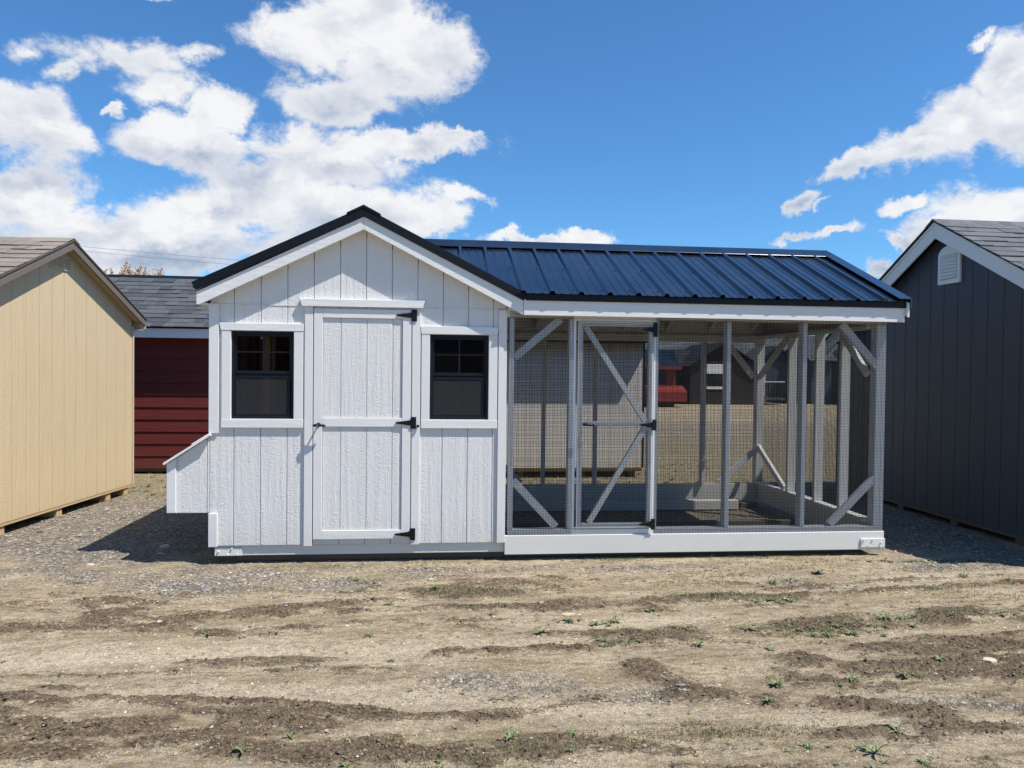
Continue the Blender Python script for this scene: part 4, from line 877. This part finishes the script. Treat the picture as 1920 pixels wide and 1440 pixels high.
# --- charcoal shed on the right
dk = empty('charcoal_shed', (5.32, 1.33, 0), 0, 'charcoal board sided shed with white trim and arched gable vent at the right edge', 'shed', 'sheds standing in the yard')
D0 = (5.32, 1.33, 0); db = lambda: B(D0)
y0, y1, yp = -.72, 3.38, 1.33; s5 = .548
dz_ = lambda y, top: top-s5*abs(y-yp)
core = db().prism([(y0, .10), (y1, .10), (y1, dz_(y1, 3.06)), (yp, 3.06), (y0, dz_(y0, 3.06))], 5.332, 9.0, 'x').build('wall', M['char'], dk)
ed = [y0]+[.285+.2085*k for k in range(-4, 15)]+[y1]
for a, b_ in zip(ed[:-1], ed[1:]):
    if b_-a < .02: continue
    a2, b2 = a+.003, b_-.003; top = lambda y: dz_(y, 3.055)
    poly = [(a2, .095), (b2, .095), (b2, top(b2))]+([(yp, top(yp))] if a2 < yp < b2 else [])+[(a2, top(a2))]
    db().prism(poly, 5.32, 5.3315, 'x').build('siding_board', M['char'], core, .001)
db().box(5.335, 9, y0+.01, y1-.01, .055, .099).build('floor_frame', M['darkwood'], dk)
for y in (-.55, .28, 1.15, 2.03, 2.9): db().box(5.35, 8.95, y-.05, y+.05, .0, .054).build('skid', M['darkwood'], dk, .004)
hw = 2.2
for sgn in (-1, 1):
    ye = yp+sgn*hw
    db().prism([(yp, 3.152), (ye, 3.152-s5*hw), (ye, 3.152-s5*hw-.030), (yp, 3.122)], 5.190, 5.2145, 'x').build('rake_trim', M['whiteflat'], dk, .001)
    db().prism([(yp, 3.1215), (ye, 3.1215-s5*hw), (ye, 3.1215-s5*hw-.135), (yp, 2.985)], 5.200, 5.2195, 'x').build('rake_board', M['whiteflat'], dk, .002)
    db().prism([(yp, 3.10), (ye, 3.10-s5*hw), (ye, 3.09-s5*hw), (yp, 3.09)], 5.220, 5.319, 'x').build('soffit', M['char'], dk)
    db().prism([(yp, 3.162), (ye, 3.162-s5*hw), (ye, 3.1535-s5*hw), (yp, 3.1535)], 5.180, 9.1, 'x').build('drip_edge', M['drip'], dk)
Un = Vector((0, hw, s5*hw)).normalized()
Rd = Matrix.Translation(D0)
shingle_roof(dk, Vector((5.170, yp-hw, 3.165-s5*hw))-Vector(D0), (1, 0, 0), Un, 3.9, hw*math.hypot(1, s5)-.05, 'sh_grey', 290, camkey(Rd), seed=9)
db().prism([(yp, 3.172), (yp+hw, 3.172-s5*hw), (yp+hw, 3.163-s5*hw), (yp, 3.163)], 5.170, 9.1, 'x').build('rear_roof', M['sh_grey'], dk)
for i, k in enumerate(np.arange(0, 3.8, .145)):
    db().prism([(yp-.12, 3.176-s5*.12), (yp, 3.186), (yp+.12, 3.176-s5*.12), (yp, 3.174)], 5.168+k, 5.168+k+.15-.002, 'x').build('ridge_shingle', M['sh_grey'], dk)
arch = [(1.07, 2.50), (1.40, 2.50), (1.40, 2.80)]+[(1.235+.165*math.cos(a), 2.80+.10*math.sin(a)) for a in np.linspace(.25, math.pi-.25, 9)]+[(1.07, 2.80)]
v = db().prism(arch, 5.296, 5.3195, 'x').build('gable_vent', M['whiteflat'], dk, .001)
db().box(5.2945, 5.2955, 1.115, 1.355, 2.545, 2.80).build('vent_shade_sheet', M['darkwood'], v)  # flat dark sheet in place of the shaded opening behind the louvres
for s in range(7):
    z = 2.548+s*.036; db().add([(5.2944, 1.115, z+.034), (5.2944, 1.355, z+.034), (5.276, 1.355, z+.006), (5.276, 1.115, z+.006), (5.2944, 1.115, z), (5.2944, 1.355, z)], [(0, 1, 2, 3), (3, 2, 5, 4), (0, 3, 4), (1, 5, 2)]).build('louvre', M['whiteflat'], v)

# --- dark red lap sided shed behind on the left
rs = empty('red_shed', (-3.3, 5.15, 0), 0, 'dark red lap sided shed with charcoal shingles behind the coop on the left', 'shed', 'sheds standing in the yard')
R0 = (-3.3, 5.15, 0); rb = lambda: B(R0)
wl = rb().box(-5.6, -1.25, 5.17, 8.0, .09, 2.04).build('wall', M['redlap'], rs)
for k in range(11):
    z = .085+.1757*k
    rb().add([(-5.6, 5.143, z), (-1.25, 5.143, z), (-1.25, 5.169, z), (-5.6, 5.169, z), (-5.6, 5.158, z+.186), (-1.25, 5.158, z+.186), (-1.25, 5.169, z+.186), (-5.6, 5.169, z+.186)], [(0,3,2,1),(4,5,6,7),(0,1,5,4),(1,2,6,5),(2,3,7,6),(3,0,4,7)]).build('lap_board', M['redlap'], wl)
rb().box(-5.6, -1.25, 5.2, 7.9, .03, .088).build('floor_frame', M['darkwood'], rs)
for x in (-5.2, -4.0, -2.8, -1.6): rb().box(x, x+.09, 5.22, 7.9, 0, .03).build('skid', M['darkwood'], rs)
rb().box(-5.7, -1.15, 4.905, 4.928, 1.955, 2.085).build('eave_fascia', M['whiteflat'], rs, .002)
rb().box(-5.7, -1.15, 4.929, 5.169, 1.960, 1.972).build('soffit', M['whiteflat'], rs)
s6 = .56
rb().prism([(4.885, 2.096), (6.52, 2.096+s6*1.635), (8.2, 2.14), (8.2, 2.12), (6.52, 2.076+s6*1.635), (4.885, 2.087)], -5.72, -1.13, 'x').build('roof_deck', M['drip'], rs)
rb().prism([(5.17, 2.03), (8.0, 2.03), (6.52, 2.98)], -1.27, -1.251, 'x').build('gable_panel', M['redlap'], rs)
Un = Vector((0, 1, s6)).normalized()
shingle_roof(rs, Vector((-5.72, 4.87, 2.098))-Vector(R0), (1, 0, 0), Un, 4.6, 1.65*math.hypot(1, s6)-.04, 'sh_dark', 295, lambda p: abs(p[0]-(-.75)), seed=13)

# --- beige shed behind the run
bs_ = empty('beige_shed', (1.6, 4.6, 0), 0, 'beige board sided shed with black eave seen through the mesh run', 'shed', 'sheds standing in the yard')
G0 = (1.6, 4.6, 0); gb = lambda: B(G0)
wl = gb().box(.1, 3.03, 4.612, 7.2, .15, 2.0).build('wall', M['beige'], bs_)
for k in range(15):
    a = .1+k*.2032; b_ = min(a+.2032, 3.03)-.005
    if b_-a > .02: gb().box(a, b_, 4.60, 4.6115, .15, 1.99).build('siding_board', M['beige'], wl)
gb().box(.1, 3.03, 4.63, 7.1, .09, .148).build('floor_frame', M['rawwood'], bs_)
for x in (.3, 1.2, 2.1, 2.85): gb().box(x, x+.09, 4.65, 7.1, 0, .089).build('skid', M['darkwood'], bs_)
gb().box(-.05, 3.12, 4.335, 4.36, 1.955, 2.085).build('eave_fascia', M['drip'], bs_)
gb().box(-.05, 3.12, 4.361, 4.599, 1.96, 1.972).build('soffit', M['darkwood'], bs_)
gb().prism([(4.32, 2.09), (5.9, 2.85), (7.5, 2.1), (7.5, 2.08), (5.9, 2.83), (4.32, 2.08)], -.07, 3.14, 'x').build('roof', M['sh_dark'], bs_)
gb().prism([(4.6, 1.99), (7.2, 1.99), (5.9, 2.78)], 3.01, 3.029, 'x').build('gable_panel', M['beige'], bs_)
gb().box(3.0305, 3.05, 4.59, 4.66, .15, 1.97).build('corner_board', M['drip'], bs_)

# --- far sheds, seen through the mesh
def hut(name, label, x0, x1, y0, y1, zw, zr, wall, roof, front_gable, cat='shed', trim=None, door=None, group='sheds across the far side of the yard'):
    O = ((x0+x1)/2, y0, 0); r = empty(name, O, 0, label, cat, group); hb = lambda: B(O)
    hb().box(x0, x1, y0, y1, .08, zw).build('wall', M[wall], r)
    hb().box(x0+.05, x1-.05, y0+.05, y1, 0, .079).build('skid', M['darkwood'], r)
    if front_gable:
        xm = (x0+x1)/2; hb().prism([(x0, zw), (x1, zw), (xm, zr-.08)], y0, y1).build('gable_wall', M[wall], r)
        hb().prism([(x0-.2, zw-.1), (xm, zr), (x1+.2, zw-.1), (x1+.2, zw-.16), (xm, zr-.07), (x0-.2, zw-.16)], y0-.25, y1+.2).build('roof', M[roof], r)
    else:
        ym = (y0+y1)/2; hb().prism([(y0, zw), (y1, zw), (ym, zr-.08)], x0, x1, 'x').build('gable_wall', M[wall], r)
        hb().prism([(y0-.25, zw-.06), (ym, zr), (y1+.25, zw-.06), (y1+.25, zw-.12), (ym, zr-.07), (y0-.25, zw-.12)], x0-.2, x1+.2, 'x').build('roof', M[roof], r)
    return r, hb
r, hb = hut('dark_shed', 'long dark shed with a low charcoal roof behind the small red coop', 8.6, 13.2, 30, 33.5, 1.9, 2.72, 'brownwall', 'sh_far', False)
r, hb = hut('dark_cabin', 'dark brown cabin with a pointed gable, white window band and side porch', 12.2, 15.5, 28.6, 33, 1.95, 3.02, 'brownwall', 'sh_far', True)
hb().box(13.0, 14.0, 28.55, 28.59, 1.5, 1.95).build('window_band', M['whiteflat'], r)
hb().box(13.0, 13.95, 28.55, 28.59, .76, .88).build('trim_band', M['whiteflat'], r)
w_ = hb().box(13.15, 13.85, 28.55, 28.59, 1.02, 1.42).build('window', M['frame'], r)
pr = hb().box(15.55, 17.0, 28.7, 31, .25, .33).build('porch_floor', M['darkwood'], r)
hb().box(15.55, 17.0, 28.7, 28.78, 1.10, 1.16).build('porch_rail', M['whiteflat'], pr)
for x in np.arange(15.6, 17.0, .14): hb().box(float(x), float(x)+.04, 28.72, 28.76, .34, 1.09).build('baluster', M['brownwall'], pr)
r, hb = hut('small_red_coop', 'small bright red coop with black metal roof and sloping nest box', 9.2, 10.75, 26.4, 28.4, 1.78, 2.55, 'redwall', 'metal', False, 'chicken coop')
hb().prism([(26.35, .25), (26.38, .95), (25.7, .70), (25.7, .25)], 9.3, 11.05, 'x').build('nest_box', M['redwall'], r)
hb().box(9.4, 10.3, 26.35, 26.39, 1.0, 1.62).build('window', M['frame'], r)
hb().box(9.0, 10.95, 26.12, 26.14, 1.70, 1.80).build('eave_fascia', M['redwall'], r)
r, hb = hut('red_lap_shed', 'dark red shed with small white window right of the brown cabin', 16.0, 17.6, 34.5, 37, 2.1, 2.9, 'redlap', 'sh_dark', False)
hb().box(16.2, 16.6, 34.45, 34.49, 1.45, 1.9).build('window', M['whiteflat'], r)
r, hb = hut('blue_grey_shed', 'blue grey shed with one white corner board, nearest the dark cabin', 16.7, 19.0, 31.5, 34, 2.1, 3.0, 'bluegrey', 'sh_dark', True)
hb().box(17.15, 17.27, 31.45, 31.49, .08, 2.05).build('corner_board', M['whiteflat'], r)
r, hb = hut('blue_grey_shed', 'wider blue grey shed with sloping grey roof behind the run side posts', 19.0, 20.1, 30, 33, 2.3, 3.3, 'bluegrey', 'sh_grey', False)
hb().box(19.55, 19.66, 29.95, 29.99, .08, 2.25).build('corner_board', M['whiteflat'], r)
r, hb = hut('blue_grey_shed', 'dark blue grey shed seen beside the corner post of the run', 20.9, 23.4, 29, 32, 2.3, 3.3, 'bluegrey', 'sh_dark', True)
hb().box(21.25, 21.37, 28.95, 28.99, .08, 2.25).build('corner_board', M['whiteflat'], r)

# --- unseen sheds added behind the viewer to darken the coop window reflections
def mirror_hut(label, x0, x1, wall, roof):
    r, hb = hut('reflection_shed', label, x0, x1, -19, -16, 2.3, 3.4, wall, roof, True, group='unseen sheds added for the window reflections')
    hb().box(x0+.5, x0+1.3, -16.0+.001, -15.96, .1, 2.0).build('door', M['whiteflat'], r)
mirror_hut('unseen charcoal shed added behind the viewer to darken the right coop window reflection', -2.2, 2.6, 'char', 'sh_dark')
mirror_hut('unseen dark red shed added behind the viewer to darken the left coop window reflection', -8.2, -3.0, 'redlap', 'sh_dark')

# ------------------------------------------------------------------ far hill
hx = np.linspace(-300, 520, 120); hy = np.linspace(240, 620, 26); HX, HY = np.meshgrid(hx, hy)
ridge = 17*np.exp(-((HX-145)/60)**2)+9*np.exp(-((HX-260)/90)**2)+5*np.exp(-((HX-20)/120)**2)
HZ = (ridge*(.75+.5*fbm(HX*.02, HY*.02, 4, 3)))*np.clip((HY-240)/60, 0, 1)*np.clip((620-HY)/200, 0, 1)*1.05-.3
me = bpy.data.meshes.new('hill'); n1, n2 = HX.shape
me.from_pydata(np.stack([HX, HY, HZ], -1).reshape(-1, 3).tolist(), [], [(i*n2+j, i*n2+j+1, (i+1)*n2+j+1, (i+1)*n2+j) for i in range(n1-1) for j in range(n2-1)])
tag(link('hill', me, M['hill'], smooth=True), kind='structure')

# ------------------------------------------------------------------ power cables
def cable(za, zb, lab, y=25.):
    x0, x1 = -22., 6.; pts = []
    for i in range(41):
        s = i/40; x = x0+(x1-x0)*s; z = za+(zb-za)*s-1.2*4*s*(1-s)*.25
        pts.append((x, y, z))
    o = B((x0, y, 0)).tube(pts, .007, 5).build('power_line', M['cable']); o.location = (x0, y, 0); tag(o, lab, 'power line', 'overhead power lines')
cable(6.93, 5.40, 'upper thin power line crossing the clouds behind the red shed roof'); cable(6.80, 5.13, 'lower thin power line just above the bare treetops')

# ------------------------------------------------------------------ trees behind the red shed
def tree(x, y, h, spread, label, seed):
    r = random.Random(seed); root = empty('budding_tree', (x, y, 0), 0, label, 'tree', 'budding trees behind the red shed'); O = (x, y, 0)
    B(O).tube([(x, y, 0), (x+.03, y, h*.25), (x-.02, y, h*.5)], [.13, .10, .07], 8).build('trunk', M['bark'], root)
    br = B(O); tw = B(O); bud = B(O)
    def grow(p, d, L, rd_, lev):
        n = 4; pts = [p]; q = p
        for i in range(n):
            d = (d+Vector((r.gauss(0, .12), r.gauss(0, .12), r.gauss(.05, .08)))).normalized(); q = q+d*L/n; pts.append(q)
        (br if lev < 2 else tw).tube(pts, [rd_*(1-.6*i/n) for i in range(n+1)], 4)
        if lev < 4:
            for k in range(r.choice((3, 4))):
                s = r.uniform(.35, 1); b0 = pts[min(n, int(s*n)+0)]
                nd = (d+Vector((r.gauss(0, .55), r.gauss(0, .55), r.gauss(.1, .3)))).normalized(); grow(b0, nd, L*r.uniform(.5, .75), rd_*.5, lev+1)
        if lev >= 2:
            for k in range(14):
                c_ = pts[r.randint(1, n)]+Vector((r.gauss(0, .025), r.gauss(0, .025), r.gauss(0, .025))); e_ = r.uniform(.02, .045)
                a_ = Vector((r.gauss(0, 1), r.gauss(0, 1), r.gauss(0, 1))).normalized()*e_; b2 = a_.orthogonal().normalized()*e_
                bud.add([tuple(c_+a_), tuple(c_+b2), tuple(c_-a_), tuple(c_-b2)], [(0, 1, 2, 3)])
    for k in range(11):
        a = k*6.28/11+r.uniform(-.3, .3); grow(Vector((x, y, h*r.uniform(.35, .5))), Vector((math.cos(a)*spread, math.sin(a)*spread, 1)).normalized(), h*.33, .045, 0)
    br.build('limbs', M['bark'], root); tag(tw.build('twigs', M['bark'], root), kind='stuff'); tag(bud.build('crown', M['bud'], root), kind='stuff')
tree(-12.75, 30, 6.0, .45, 'larger budding tree top showing above the red shed roof ridge', 3)
tree(-14.0, 30.5, 5.9, .32, 'smaller budding tree top between the tan shed roof and the larger tree', 8)
